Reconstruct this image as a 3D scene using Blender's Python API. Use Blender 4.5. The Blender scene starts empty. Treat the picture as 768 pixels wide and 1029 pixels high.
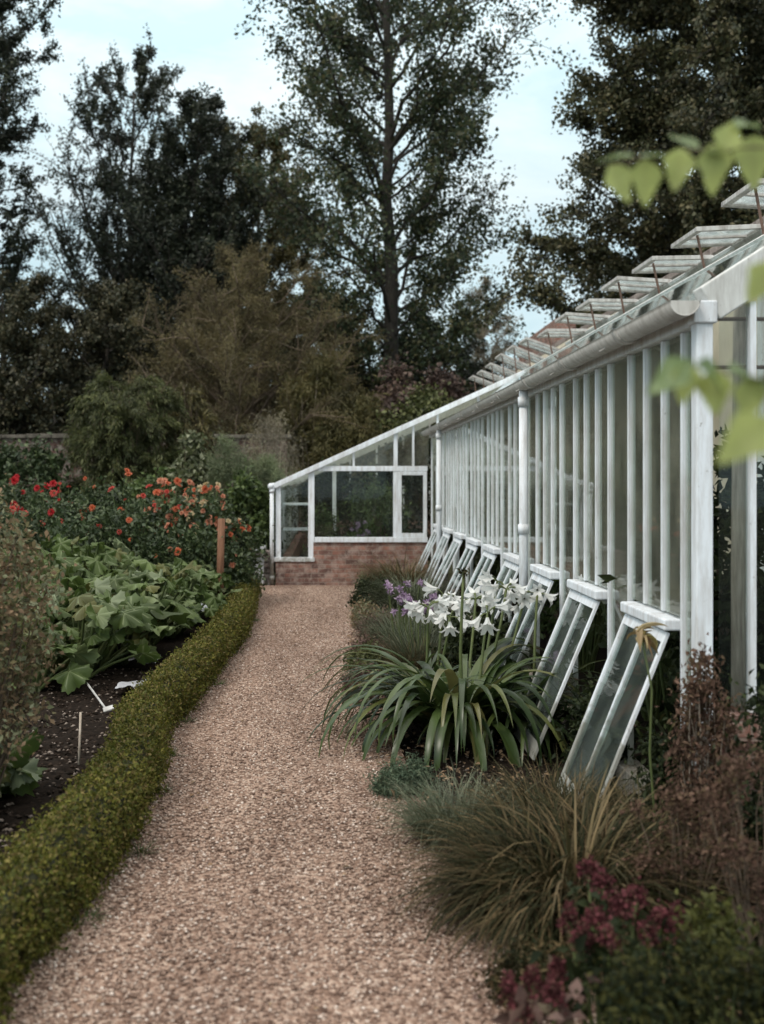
import bpy, math, random
import numpy as np
from mathutils import Vector, Matrix, noise as mnoise

R = math.radians
random.seed(11)
rng = np.random.default_rng(11)
scene = bpy.context.scene
col = scene.collection
F = 1120.0                      # focal length in photo pixels, used to lay out distances
EYE = 1.55


def at(px, py, d):
    """world point seen at photo pixel (px, py), d metres ahead"""
    return Vector(((px - 331) / F * d, d, EYE - (py - 483) / F * d))


# ------------------------------------------------------------------ materials
def new_mat(name):
    m = bpy.data.materials.new(name)
    m.use_nodes = True
    nt = m.node_tree
    nt.nodes.clear()
    out = nt.nodes.new('ShaderNodeOutputMaterial')
    return m, nt, out


def N(nt, kind, **kw):
    n = nt.nodes.new(kind)
    for k, v in kw.items():
        if k in n.inputs.keys() if hasattr(n.inputs, 'keys') else False:
            n.inputs[k].default_value = v
        else:
            setattr(n, k, v)
    return n


def ramp(nt, stops, interp='LINEAR'):
    n = nt.nodes.new('ShaderNodeValToRGB')
    cr = n.color_ramp
    cr.interpolation = interp
    while len(cr.elements) < len(stops):
        cr.elements.new(0.5)
    for e, (p, c) in zip(cr.elements, stops):
        e.position = p
        e.color = (c[0], c[1], c[2], 1) if len(c) == 3 else c
    return n


def mixc(nt, a, b, fac, mode='MIX'):
    n = nt.nodes.new('ShaderNodeMix')
    n.data_type = 'RGBA'
    n.blend_type = mode
    L = nt.links
    for sock, v in ((n.inputs[0], fac), (n.inputs[6], a), (n.inputs[7], b)):
        if isinstance(v, bpy.types.NodeSocket):
            L.new(v, sock)
        elif isinstance(v, (int, float)):
            sock.default_value = v
        else:
            sock.default_value = (v[0], v[1], v[2], 1)
    return n.outputs[2]


def tex_noise(nt, vec, scale, detail=4, rough=.55, dist=0.):
    n = nt.nodes.new('ShaderNodeTexNoise')
    n.inputs['Scale'].default_value = scale
    n.inputs['Detail'].default_value = detail
    n.inputs['Roughness'].default_value = rough
    n.inputs['Distortion'].default_value = dist
    if vec is not None:
        nt.links.new(vec, n.inputs['Vector'])
    return n


def coords(nt, scale=(1, 1, 1)):
    g = nt.nodes.new('ShaderNodeNewGeometry')
    mp = nt.nodes.new('ShaderNodeMapping')
    mp.inputs['Scale'].default_value = scale
    nt.links.new(g.outputs['Position'], mp.inputs['Vector'])
    return mp.outputs['Vector']


def principled(nt, out, base=None, rough=.6, spec=.4):
    p = nt.nodes.new('ShaderNodeBsdfPrincipled')
    p.inputs['Roughness'].default_value = rough
    p.inputs['Specular IOR Level'].default_value = spec
    if base is not None:
        if isinstance(base, bpy.types.NodeSocket):
            nt.links.new(base, p.inputs['Base Color'])
        else:
            p.inputs['Base Color'].default_value = (*base, 1)
    nt.links.new(p.outputs[0], out.inputs['Surface'])
    return p


def bump(nt, p, height, strength=.5, dist=.01):
    b = nt.nodes.new('ShaderNodeBump')
    b.inputs['Strength'].default_value = strength
    b.inputs['Distance'].default_value = dist
    nt.links.new(height, b.inputs['Height'])
    nt.links.new(b.outputs[0], p.inputs['Normal'])


def leaf_mat(name, cols, transl=.25, rough=.5, spec=.3, clump=1.0, vein=None, cs=.25):
    """leaf colours vary from leaf to leaf and from clump to clump"""
    m, nt, out = new_mat(name)
    g = nt.nodes.new('ShaderNodeNewGeometry')
    k = len(cols)
    rp = ramp(nt, [((i + .5) / k if k > 1 else 0, c) for i, c in enumerate(cols)])
    nt.links.new(g.outputs['Random Per Island'], rp.inputs[0])
    c = rp.outputs[0]
    nz = tex_noise(nt, g.outputs['Position'], 1.0 / cs, 2)
    r2 = ramp(nt, [(.3, (1 - .45 * clump,) * 3), (.72, (1 + .45 * clump, 1 + .42 * clump, 1 + .25 * clump))])
    nt.links.new(nz.outputs[0], r2.inputs[0])
    c = mixc(nt, c, r2.outputs[0], 1.0, 'MULTIPLY')
    if vein:
        a = nt.nodes.new('ShaderNodeAttribute')
        a.attribute_name = 'vein'
        mm = nt.nodes.new('ShaderNodeMath')
        mm.operation = 'POWER'
        mm.inputs[1].default_value = 3.0
        nt.links.new(a.outputs['Fac'], mm.inputs[0])
        c = mixc(nt, c, vein, mm.outputs[0])
    p = nt.nodes.new('ShaderNodeBsdfPrincipled')
    p.inputs['Roughness'].default_value = rough
    p.inputs['Specular IOR Level'].default_value = spec
    nt.links.new(c, p.inputs['Base Color'])
    t = nt.nodes.new('ShaderNodeBsdfTranslucent')
    nt.links.new(c, t.inputs['Color'])
    mx = nt.nodes.new('ShaderNodeMixShader')
    mx.inputs[0].default_value = transl
    nt.links.new(p.outputs[0], mx.inputs[1])
    nt.links.new(t.outputs[0], mx.inputs[2])
    nt.links.new(mx.outputs[0], out.inputs['Surface'])
    return m


def plain_mat(name, a, b, scale=8, rough=.7, bumps=.3, stretch=(1, 1, 1), spec=.3):
    m, nt, out = new_mat(name)
    v = coords(nt, stretch)
    nz = tex_noise(nt, v, scale, 6, .65)
    rp = ramp(nt, [(.32, a), (.68, b)])
    nt.links.new(nz.outputs[0], rp.inputs[0])
    p = principled(nt, out, rp.outputs[0], rough, spec)
    bump(nt, p, nz.outputs[0], bumps, .01)
    return m


def paint_mat(name, base, dirt, amount=.5, rough=.45):
    """old gloss paint: streaks of grime running down, chips, slight brush texture"""
    m, nt, out = new_mat(name)
    v = coords(nt, (9, 9, 1.3))
    n1 = tex_noise(nt, v, 2.2, 6, .7)
    r1 = ramp(nt, [(.5 - .12 * amount, (0, 0, 0)), (.5 + .25, (1, 1, 1))])
    nt.links.new(n1.outputs[0], r1.inputs[0])
    m1 = nt.nodes.new('ShaderNodeMath'); m1.operation = 'MULTIPLY'
    nt.links.new(r1.outputs[0], m1.inputs[0]); m1.inputs[1].default_value = amount
    c = mixc(nt, base, dirt, m1.outputs[0])
    n2 = tex_noise(nt, coords(nt), 38, 4, .7)
    r2 = ramp(nt, [(.66, (0, 0, 0)), (.72, (1, 1, 1))])
    nt.links.new(n2.outputs[0], r2.inputs[0])
    m2 = nt.nodes.new('ShaderNodeMath'); m2.operation = 'MULTIPLY'
    nt.links.new(r2.outputs[0], m2.inputs[0]); m2.inputs[1].default_value = amount
    c = mixc(nt, c, [d * .55 for d in dirt], m2.outputs[0])
    # splashed soil and algae close to the ground
    g = nt.nodes.new('ShaderNodeNewGeometry')
    sz = nt.nodes.new('ShaderNodeSeparateXYZ'); nt.links.new(g.outputs['Position'], sz.inputs[0])
    ns = tex_noise(nt, g.outputs['Position'], 9, 5, .7)
    ms = nt.nodes.new('ShaderNodeMath'); ms.operation = 'MULTIPLY_ADD'
    nt.links.new(ns.outputs[0], ms.inputs[0]); ms.inputs[1].default_value = -.7
    nt.links.new(sz.outputs[2], ms.inputs[2])
    rs = ramp(nt, [(0, (.75, .75, .75)), (.12, (0, 0, 0))])
    nt.links.new(ms.outputs[0], rs.inputs[0])
    c = mixc(nt, c, (.16, .15, .10), rs.outputs[0])
    p = principled(nt, out, c, rough, .4)
    bump(nt, p, n1.outputs[0], .25, .004)
    return m


def glass_mat(name, dirt=.12, tint=(.86, .9, .87), trans=.3, dcol=(.5, .54, .5), ior=1.45):
    m, nt, out = new_mat(name)
    tr = nt.nodes.new('ShaderNodeBsdfTransparent'); tr.inputs[0].default_value = (*tint, 1)
    gl = nt.nodes.new('ShaderNodeBsdfGlossy'); gl.inputs['Roughness'].default_value = .03
    gl.inputs['Color'].default_value = (.9, .95, .95, 1)
    fr = nt.nodes.new('ShaderNodeFresnel'); fr.inputs['IOR'].default_value = ior
    nz0 = tex_noise(nt, coords(nt), 2.5, 2)
    b = nt.nodes.new('ShaderNodeBump'); b.inputs['Strength'].default_value = .06; b.inputs['Distance'].default_value = .02
    nt.links.new(nz0.outputs[0], b.inputs['Height'])
    nt.links.new(b.outputs[0], gl.inputs['Normal'])
    mx = nt.nodes.new('ShaderNodeMixShader')
    nt.links.new(fr.outputs[0], mx.inputs[0])
    nt.links.new(tr.outputs[0], mx.inputs[1]); nt.links.new(gl.outputs[0], mx.inputs[2])
    d1 = nt.nodes.new('ShaderNodeBsdfDiffuse'); d1.inputs[0].default_value = (*dcol, 1)
    d2 = nt.nodes.new('ShaderNodeBsdfTranslucent'); d2.inputs[0].default_value = (*dcol, 1)
    df = nt.nodes.new('ShaderNodeMixShader'); df.inputs[0].default_value = trans
    nt.links.new(d1.outputs[0], df.inputs[1]); nt.links.new(d2.outputs[0], df.inputs[2])
    nz = tex_noise(nt, coords(nt, (3, 3, 1)), 2.0, 6, .7)
    rp = ramp(nt, [(.35, (dirt * .25,) * 3), (.75, (dirt * 1.9,) * 3)])
    nt.links.new(nz.outputs[0], rp.inputs[0])
    m2 = nt.nodes.new('ShaderNodeMixShader')
    nt.links.new(rp.outputs[0], m2.inputs[0])
    nt.links.new(mx.outputs[0], m2.inputs[1]); nt.links.new(df.outputs[0], m2.inputs[2])
    nt.links.new(m2.outputs[0], out.inputs['Surface'])
    return m


def brick_mat(name, c1, c2, mortar, lichen=.3, scale=1.0, lcol=(.45, .42, .36)):
    m, nt, out = new_mat(name)
    g = nt.nodes.new('ShaderNodeNewGeometry')
    sp = nt.nodes.new('ShaderNodeSeparateXYZ'); nt.links.new(g.outputs['Position'], sp.inputs[0])
    ad = nt.nodes.new('ShaderNodeMath'); ad.operation = 'ADD'
    nt.links.new(sp.outputs[0], ad.inputs[0]); nt.links.new(sp.outputs[1], ad.inputs[1])
    cb = nt.nodes.new('ShaderNodeCombineXYZ')
    nt.links.new(ad.outputs[0], cb.inputs[0]); nt.links.new(sp.outputs[2], cb.inputs[1])
    # wobble the courses slightly
    wn = tex_noise(nt, g.outputs['Position'], 6, 3)
    wm = nt.nodes.new('ShaderNodeVectorMath'); wm.operation = 'SCALE'; wm.inputs['Scale'].default_value = .03
    nt.links.new(wn.outputs['Color'], wm.inputs[0])
    wa = nt.nodes.new('ShaderNodeVectorMath'); wa.operation = 'ADD'
    nt.links.new(cb.outputs[0], wa.inputs[0]); nt.links.new(wm.outputs[0], wa.inputs[1])
    bt = nt.nodes.new('ShaderNodeTexBrick')
    bt.inputs['Scale'].default_value = scale
    bt.inputs['Brick Width'].default_value = .225
    bt.inputs['Row Height'].default_value = .075
    bt.inputs['Mortar Size'].default_value = .008
    bt.inputs['Mortar Smooth'].default_value = .4
    bt.inputs['Color1'].default_value = (*c1, 1)
    bt.inputs['Color2'].default_value = (*c2, 1)
    bt.inputs['Mortar'].default_value = (*mortar, 1)
    nt.links.new(wa.outputs[0], bt.inputs['Vector'])
    n1 = tex_noise(nt, g.outputs['Position'], 5, 6, .7)
    r1 = ramp(nt, [(.3, (.42, .42, .44)), (.72, (1.35, 1.28, 1.22))])
    nt.links.new(n1.outputs[0], r1.inputs[0])
    c = mixc(nt, bt.outputs['Color'], r1.outputs[0], 1.0, 'MULTIPLY')
    n2 = tex_noise(nt, g.outputs['Position'], 9, 6, .75)
    r2 = ramp(nt, [(.47, (0, 0, 0)), (.62, (lichen,) * 3)])
    nt.links.new(n2.outputs[0], r2.inputs[0])
    c = mixc(nt, c, lcol, r2.outputs[0])
    p = principled(nt, out, c, .85, .2)
    mv = nt.nodes.new('ShaderNodeMath'); mv.operation = 'SUBTRACT'; mv.inputs[0].default_value = 1.0
    nt.links.new(bt.outputs['Fac'], mv.inputs[1])
    bump(nt, p, mv.outputs[0], .6, .01)
    return m


M = {}
M['white'] = paint_mat('white_paint', (.76, .80, .84), (.34, .30, .26), .72)
M['old_white'] = paint_mat('weathered_white_paint', (.66, .67, .65), (.24, .22, .19), .75, .6)
M['vent_paint'] = paint_mat('peeling_vent_paint', (.50, .49, .47), (.16, .13, .11), .85, .7)
M['gutter'] = paint_mat('gutter_paint', (.57, .555, .52), (.27, .245, .21), .7, .5)
M['glass'] = glass_mat('old_glass', .115, (.95, .96, .93), .5, (.62, .575, .47))
M['clear_glass'] = glass_mat('clear_glass', .012, (.95, .97, .96), ior=1.3)
M['sash_glass'] = glass_mat('dusty_sash_glass', .045, (.92, .94, .92))
M['vent_glass'] = glass_mat('whitened_vent_glass', .24, (.9, .93, .92), .6, (.8, .83, .84))
M['roof_glass'] = glass_mat('roof_glass', .03, (.9, .92, .9))
M['rust'] = plain_mat('rusty_iron', (.10, .06, .045), (.2, .13, .1), 20, .7)
M['brick'] = brick_mat('red_brick', (.29, .15, .115), (.13, .075, .065), (.25, .20, .17), .6, 1.12, (.40, .32, .275))
M['wall_brick'] = brick_mat('old_wall_brick', (.10, .05, .04), (.055, .034, .03), (.10, .08, .07), .4)
M['coping'] = plain_mat('mossy_stone', (.04, .035, .028), (.16, .14, .115), 5, .9, .6)
M['plaster'] = plain_mat('limewash_plaster', (.50, .43, .33), (.74, .66, .53), 2.5, .9, .3, (1, 1, .5))
M['rubble'] = plain_mat('rubble_stone', (.11, .08, .07), (.33, .28, .25), 9, .9, .8)
M['slab'] = plain_mat('grey_slate', (.30, .31, .32), (.46, .47, .48), 6, .7, .3)
M['sheet'] = plain_mat('pale_sheet', (.55, .58, .62), (.72, .75, .78), 9, .5, .4)
M['dull_sheet'] = plain_mat('soiled_sheet', (.16, .16, .17), (.36, .37, .39), 6, .6, .4)
M['timber'] = plain_mat('brown_stake_timber', (.12, .055, .03), (.24, .12, .07), 12, .8, .5, (6, 6, .6))
M['grey_timber'] = plain_mat('weathered_timber', (.22, .18, .15), (.46, .41, .35), 10, .85, .6, (6, 6, .5))
M['bark'] = plain_mat('dark_bark', (.025, .022, .018), (.07, .06, .05), 9, .95, .9, (3, 3, .7))
M['twig'] = plain_mat('brown_twig', (.07, .05, .035), (.16, .12, .085), 12, .9, .5)
M['pale_twig'] = plain_mat('pale_twig', (.2, .16, .12), (.36, .3, .24), 12, .9, .5)
M['stem'] = plain_mat('green_stem', (.06, .085, .03), (.12, .14, .05), 12, .6, .2)
M['cane'] = plain_mat('pale_cane', (.4, .33, .26), (.55, .48, .4), 20, .7, .2)
M['tag_plastic'] = plain_mat('grubby_white_plastic', (.28, .27, .25), (.5, .5, .48), 14, .5, .1)

# leaves
M['lf_poplar'] = leaf_mat('poplar_leaf', [(.034, .052, .030), (.052, .072, .040), (.070, .090, .048), (.10, .095, .048)], .3, cs=1.4)
M['lf_dark'] = leaf_mat('dark_leaf', [(.022, .030, .022), (.032, .040, .027), (.045, .052, .032)], .15, cs=1.2)
M['lf_right'] = leaf_mat('dark_broadleaf', [(.035, .040, .022), (.055, .060, .030), (.080, .082, .042), (.12, .105, .058)], .25, cs=1.5)
M['lf_olive'] = leaf_mat('olive_leaf', [(.065, .062, .026), (.10, .09, .036), (.135, .115, .05)], .25, cs=1.0)
M['lf_willow'] = leaf_mat('brown_willow_leaf', [(.10, .083, .042), (.14, .116, .058), (.19, .155, .085), (.125, .11, .055)], .3, cs=.9)
M['lf_brownwood'] = leaf_mat('dull_woodland_leaf', [(.036, .041, .026), (.058, .058, .034), (.088, .077, .045)], .2, cs=.9)
M['lf_pale'] = leaf_mat('pale_small_leaf', [(.12, .11, .08), (.19, .17, .13), (.25, .22, .17)], .3, cs=.8)
M['lf_purple'] = leaf_mat('purple_brown_leaf', [(.065, .045, .042), (.10, .066, .06), (.13, .09, .075)], .2, cs=.6)
M['lf_green'] = leaf_mat('mid_green_leaf', [(.045, .07, .025), (.07, .105, .036), (.105, .145, .05)], .3, cs=.35)
M['lf_feather'] = leaf_mat('feathery_leaf', [(.10, .13, .075), (.145, .18, .10), (.185, .21, .13)], .3, cs=.4)
M['lf_weep'] = leaf_mat('weeping_leaf', [(.045, .055, .022), (.07, .082, .03), (.11, .12, .048)], .25, cs=.35)
M['lf_box'] = leaf_mat('box_leaf', [(.052, .062, .012), (.076, .084, .015), (.105, .106, .019), (.14, .13, .027), (.15, .115, .045)], .25, .65, .2, .85, cs=.09)
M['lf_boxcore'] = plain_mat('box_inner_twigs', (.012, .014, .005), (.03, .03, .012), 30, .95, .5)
M['lf_dahlia'] = leaf_mat('dahlia_leaf', [(.03, .048, .022), (.045, .068, .03), (.07, .095, .042)], .2, cs=.25)
M['lf_squash'] = leaf_mat('squash_leaf', [(.10, .10, .028), (.042, .064, .016), (.052, .08, .02), (.064, .098, .024), (.076, .112, .029), (.095, .135, .04), (.115, .155, .055), (.18, .215, .13)], .3, .55, .3, .6, (.2, .235, .12), cs=.35)
M['lf_strap'] = leaf_mat('strap_leaf', [(.02, .036, .012), (.027, .048, .015), (.036, .06, .018), (.046, .073, .022), (.058, .088, .026), (.072, .10, .028), (.13, .125, .045)], .25, .32, .45, .6, cs=.3)
M['lf_grass'] = leaf_mat('dry_grass_blade', [(.014, .018, .007), (.022, .024, .009), (.034, .032, .014), (.05, .042, .02), (.14, .10, .055)], .2, .65, .12, .7, cs=.12)
M['lf_greygrass'] = leaf_mat('grey_green_blade', [(.07, .09, .055), (.10, .12, .075), (.14, .15, .10)], .25, .5, .3, .6, cs=.15)
M['lf_reed'] = leaf_mat('tall_dry_grass_blade', [(.06, .052, .024), (.10, .08, .04), (.16, .12, .065)], .25, .6, .2, .6, cs=.3)
M['lf_dried'] = leaf_mat('dried_flower', [(.075, .045, .034), (.12, .072, .055), (.165, .105, .08), (.09, .066, .04)], .25, .75, .08, .6, cs=.12)
M['lf_brownbush'] = leaf_mat('browning_leaf', [(.12, .11, .055), (.2, .135, .085), (.29, .2, .13), (.16, .17, .09), (.22, .23, .15)], .35, .7, .15, .5, cs=.12)
M['lf_sedum'] = leaf_mat('sedum_flower', [(.045, .017, .017), (.07, .02, .025), (.10, .03, .038), (.15, .05, .06), (.07, .042, .033)], .2, .8, .1, .8, cs=.04)
M['lf_deep'] = leaf_mat('deep_green_leaf', [(.012, .018, .008), (.02, .028, .011), (.032, .042, .016)], .2, .65, .15, .8, cs=.12)
M['lf_lime'] = leaf_mat('lime_green_leaf', [(.30, .37, .115), (.42, .47, .17), (.36, .42, .14)], .6, .4, .4, .3, (.3, .32, .12), cs=.05)
M['lf_corner'] = leaf_mat('dark_fine_leaf', [(.010, .016, .008), (.018, .024, .010), (.03, .035, .012), (.055, .055, .016)], .2, .65, .12, .9, cs=.1)
M['lf_yellowgreen'] = leaf_mat('yellow_green_leaf', [(.05, .055, .015), (.085, .088, .024)], .3, .6, .2, .5, cs=.1)
M['lf_teal'] = leaf_mat('grey_green_leaf', [(.12, .19, .10), (.17, .24, .11), (.2, .25, .08)], .45, .4, .4, .3, (.22, .3, .15), cs=.05)
M['lf_lavender'] = leaf_mat('lilac_flower', [(.30, .20, .34), (.42, .31, .45), (.5, .4, .5)], .3, .7, .1, .4, cs=.1)
M['lf_mauve'] = leaf_mat('mauve_brown_leaf', [(.12, .075, .065), (.16, .10, .085), (.11, .09, .06)], .2, .6, .2, .6, cs=.1)
M['lf_silver'] = leaf_mat('blue_green_needle', [(.055, .085, .055), (.08, .115, .075), (.11, .14, .09)], .2, .6, .2, .6, cs=.08)
M['lf_vine'] = leaf_mat('pale_vine_leaf', [(.06, .075, .03), (.11, .125, .06), (.26, .27, .18)], .25, .5, .3, .4, cs=.15)
M['petal_white'] = leaf_mat('white_petal', [(.72, .74, .73), (.8, .8, .78)], .35, .5, .3, .1, cs=.1)
M['petal_wilt'] = leaf_mat('wilted_petal', [(.34, .26, .12), (.42, .34, .2), (.2, .11, .06), (.3, .26, .1)], .35, .6, .2, .4, cs=.05)
M['petal_red'] = leaf_mat('red_petal', [(.36, .016, .022), (.46, .025, .03)], .2, .5, .3, .2, cs=.05)
M['petal_scarlet'] = leaf_mat('coral_red_petal', [(.46, .06, .05), (.54, .10, .075)], .2, .5, .3, .2, cs=.05)
M['petal_orange'] = leaf_mat('orange_petal', [(.50, .115, .05), (.57, .165, .08)], .2, .5, .3, .2, cs=.05)
M['petal_peach'] = leaf_mat('peach_petal', [(.52, .21, .13), (.58, .28, .18)], .2, .5, .3, .2, cs=.05)
M['petal_cream'] = leaf_mat('cream_petal', [(.54, .43, .25), (.6, .49, .32)], .2, .5, .3, .2, cs=.05)
M['litter'] = leaf_mat('fallen_leaf', [(.16, .10, .06), (.24, .16, .10), (.3, .22, .15), (.1, .07, .045)], .1, .8, .1, .4, cs=.2)


def gravel_mat():
    m, nt, out = new_mat('gravel')
    g = nt.nodes.new('ShaderNodeNewGeometry')
    vo = nt.nodes.new('ShaderNodeTexVoronoi'); vo.inputs['Scale'].default_value = 75
    nt.links.new(g.outputs['Position'], vo.inputs['Vector'])
    sp = nt.nodes.new('ShaderNodeSeparateColor'); nt.links.new(vo.outputs['Color'], sp.inputs[0])
    rp = ramp(nt, [(0, (.095, .058, .043)), (.35, (.23, .155, .115)), (.7, (.34, .245, .19)), (1, (.48, .39, .32))])
    nt.links.new(sp.outputs[0], rp.inputs[0])
    n1 = tex_noise(nt, coords(nt, (2.4, .4, 1)), 1.1, 5, .6)
    r1 = ramp(nt, [(.3, (.72, .66, .63)), (.7, (1.12, 1.08, 1.05))])
    nt.links.new(n1.outputs[0], r1.inputs[0])
    c = mixc(nt, rp.outputs[0], r1.outputs[0], 1, 'MULTIPLY')
    p = principled(nt, out, c, .9, .2)
    mv = nt.nodes.new('ShaderNodeMath'); mv.operation = 'SUBTRACT'; mv.inputs[0].default_value = 1
    nt.links.new(vo.outputs['Distance'], mv.inputs[1])
    bump(nt, p, mv.outputs[0], .9, .012)
    return m


def pebble_mat():
    m, nt, out = new_mat('loose_stones')
    g = nt.nodes.new('ShaderNodeNewGeometry')
    rp = ramp(nt, [(0, (.085, .052, .039)), (.3, (.23, .16, .124)), (.65, (.35, .262, .208)), (.9, (.50, .42, .36)), (1, (.68, .61, .55))])
    nt.links.new(g.outputs['Random Per Island'], rp.inputs[0])
    n1 = tex_noise(nt, coords(nt, (2.4, .4, 1)), 1.1, 5, .6)
    r1 = ramp(nt, [(.3, (.74, .68, .65)), (.7, (1.12, 1.08, 1.05))])
    nt.links.new(n1.outputs[0], r1.inputs[0])
    c = mixc(nt, rp.outputs[0], r1.outputs[0], 1, 'MULTIPLY')
    principled(nt, out, c, .8, .25)
    return m


M['gravel'] = gravel_mat()
M['pebble'] = pebble_mat()
M['soil'] = plain_mat('dark_soil', (.006, .0045, .0035), (.022, .016, .012), 22, 1.0, 1.0, (1, 1, 1), .05)
M['clod'] = leaf_mat('soil_crumb', [(.010, .008, .006), (.018, .013, .010), (.028, .02, .015), (.036, .026, .02), (.045, .034, .027), (.2, .165, .14)], 0., 1.0, .05, .2)
M['turf'] = plain_mat('rough_grass_ground', (.03, .035, .014), (.065, .06, .03), 3, .95, .6)


# ------------------------------------------------------------------ mesh helpers
class MB:
    def __init__(self):
        self.v = []; self.f = []

    def hexa(self, c, ax, ay, az):
        c = Vector(c); ax = Vector(ax); ay = Vector(ay); az = Vector(az)
        b = len(self.v)
        for sz in (-1, 1):
            for sx, sy in ((-1, -1), (1, -1), (1, 1), (-1, 1)):
                self.v.append(c + ax * sx + ay * sy + az * sz)
        for q in ((0, 3, 2, 1), (4, 5, 6, 7), (0, 1, 5, 4), (1, 2, 6, 5), (2, 3, 7, 6), (3, 0, 4, 7)):
            self.f.append([b + i for i in q])
        return self

    def box(self, x0, x1, y0, y1, z0, z1):
        return self.hexa(((x0 + x1) / 2, (y0 + y1) / 2, (z0 + z1) / 2), ((x1 - x0) / 2, 0, 0), (0, (y1 - y0) / 2, 0), (0, 0, (z1 - z0) / 2))

    def bar(self, p0, p1, w, t, side=(0, 1, 0)):
        """rectangular bar from p0 to p1: w along 'side', t across"""
        p0 = Vector(p0); p1 = Vector(p1); d = p1 - p0
        s = Vector(side); s = (s - d.normalized() * s.dot(d.normalized())).normalized()
        n = d.normalized().cross(s)
        return self.hexa((p0 + p1) / 2, s * w / 2, n * t / 2, d / 2)

    def tube(self, pts, rad, n=6, cap=True):
        b = len(self.v)
        k = len(pts)
        prev = None
        for i, p in enumerate(pts):
            p = Vector(p)
            d = (Vector(pts[min(i + 1, k - 1)]) - Vector(pts[max(i - 1, 0)]))
            if d.length < 1e-9: d = Vector((0, 0, 1))
            d.normalize()
            if prev is None:
                a = Vector((1, 0, 0)) if abs(d.x) < .9 else Vector((0, 1, 0))
            else:
                a = prev
            u = (a - d * a.dot(d)).normalized(); prev = u
            w = d.cross(u)
            r = rad[i] if hasattr(rad, '__len__') else rad
            for j in range(n):
                t = 2 * math.pi * j / n
                self.v.append(p + u * math.cos(t) * r + w * math.sin(t) * r)
        for i in range(k - 1):
            for j in range(n):
                j2 = (j + 1) % n
                self.f.append([b + i * n + j, b + i * n + j2, b + (i + 1) * n + j2, b + (i + 1) * n + j])
        if cap:
            self.f.append([b + j for j in reversed(range(n))])
            self.f.append([b + (k - 1) * n + j for j in range(n)])
        return self

    def build(self, name, mat, parent=None, smooth=False, bevel=0.):
        me = bpy.data.meshes.new(name)
        me.from_pydata([tuple(v) for v in self.v], [], self.f)
        if smooth:
            me.polygons.foreach_set('use_smooth', [True] * len(me.polygons))
        o = bpy.data.objects.new(name, me)
        me.materials.append(mat)
        if bevel:
            md = o.modifiers.new('edge', 'BEVEL'); md.width = bevel; md.segments = 2; md.limit_method = 'ANGLE'
        link(o, parent)
        return o


def link(o, parent=None):
    col.objects.link(o)
    if parent is not None:
        o.parent = parent
        # children keep world coordinates: undo the parent's location
        o.matrix_parent_inverse = Matrix.Translation(-Vector(parent.location))


def np_mesh(name, V, faces, mat, parent=None, smooth=False, attr=None):
    """V (n,3) float, faces (m,k) int"""
    me = bpy.data.meshes.new(name)
    V = np.ascontiguousarray(V, dtype=np.float32); faces = np.ascontiguousarray(faces, dtype=np.int32)
    m, k = faces.shape
    me.vertices.add(len(V)); me.vertices.foreach_set('co', V.ravel())
    me.loops.add(m * k); me.loops.foreach_set('vertex_index', faces.ravel())
    me.polygons.add(m)
    me.polygons.foreach_set('loop_start', np.arange(0, m * k, k, dtype=np.int32))
    try:
        me.polygons.foreach_set('loop_total', np.full(m, k, dtype=np.int32))
    except Exception:
        pass
    if smooth:
        me.polygons.foreach_set('use_smooth', np.ones(m, dtype=bool))
    me.update(calc_edges=True)
    if attr is not None:
        a = me.attributes.new('vein', 'FLOAT', 'POINT')
        a.data.foreach_set('value', np.ascontiguousarray(attr, dtype=np.float32))
    me.materials.append(mat)
    o = bpy.data.objects.new(name, me)
    link(o, parent)
    return o


def unit(a):
    return a / np.maximum(np.linalg.norm(a, axis=1, keepdims=True), 1e-9)


def leaves_geo(P, D, Nn, L, W, fold=.18):
    """diamond leaves folded on the midrib. P,D,Nn (n,3); L,W (n,)"""
    D = unit(D); S = unit(np.cross(D, Nn)); U = np.cross(S, D)
    L = np.broadcast_to(np.asarray(L, float).reshape(-1, 1), (len(P), 1)); W = np.broadcast_to(np.asarray(W, float).reshape(-1, 1), (len(P), 1))
    a = P
    b = P + D * L * .45 + S * W * .5 + U * W * fold
    c = P + D * L - U * L * .12
    d = P + D * L * .45 - S * W * .5 + U * W * fold
    V = np.stack([a, b, c, d], 1).reshape(-1, 3)
    i = np.arange(len(P))[:, None] * 4
    Fc = np.concatenate([np.stack([i[:, 0], i[:, 0] + 1, i[:, 0] + 2], 1), np.stack([i[:, 0], i[:, 0] + 2, i[:, 0] + 3], 1)])
    return V, Fc


def rnd_dir(n):
    return unit(rng.normal(size=(n, 3)))


def leaf_cloud(name, P, size, aspect, mat, parent, droop=0., up=.5):
    n = len(P)
    D = rnd_dir(n); D[:, 2] -= droop
    Nn = rnd_dir(n); Nn[:, 2] += up
    L = size * rng.uniform(.65, 1.3, n)
    V, Fc = leaves_geo(P, D, Nn, L, L * aspect)
    return np_mesh(name, V, Fc, mat, parent)


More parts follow.
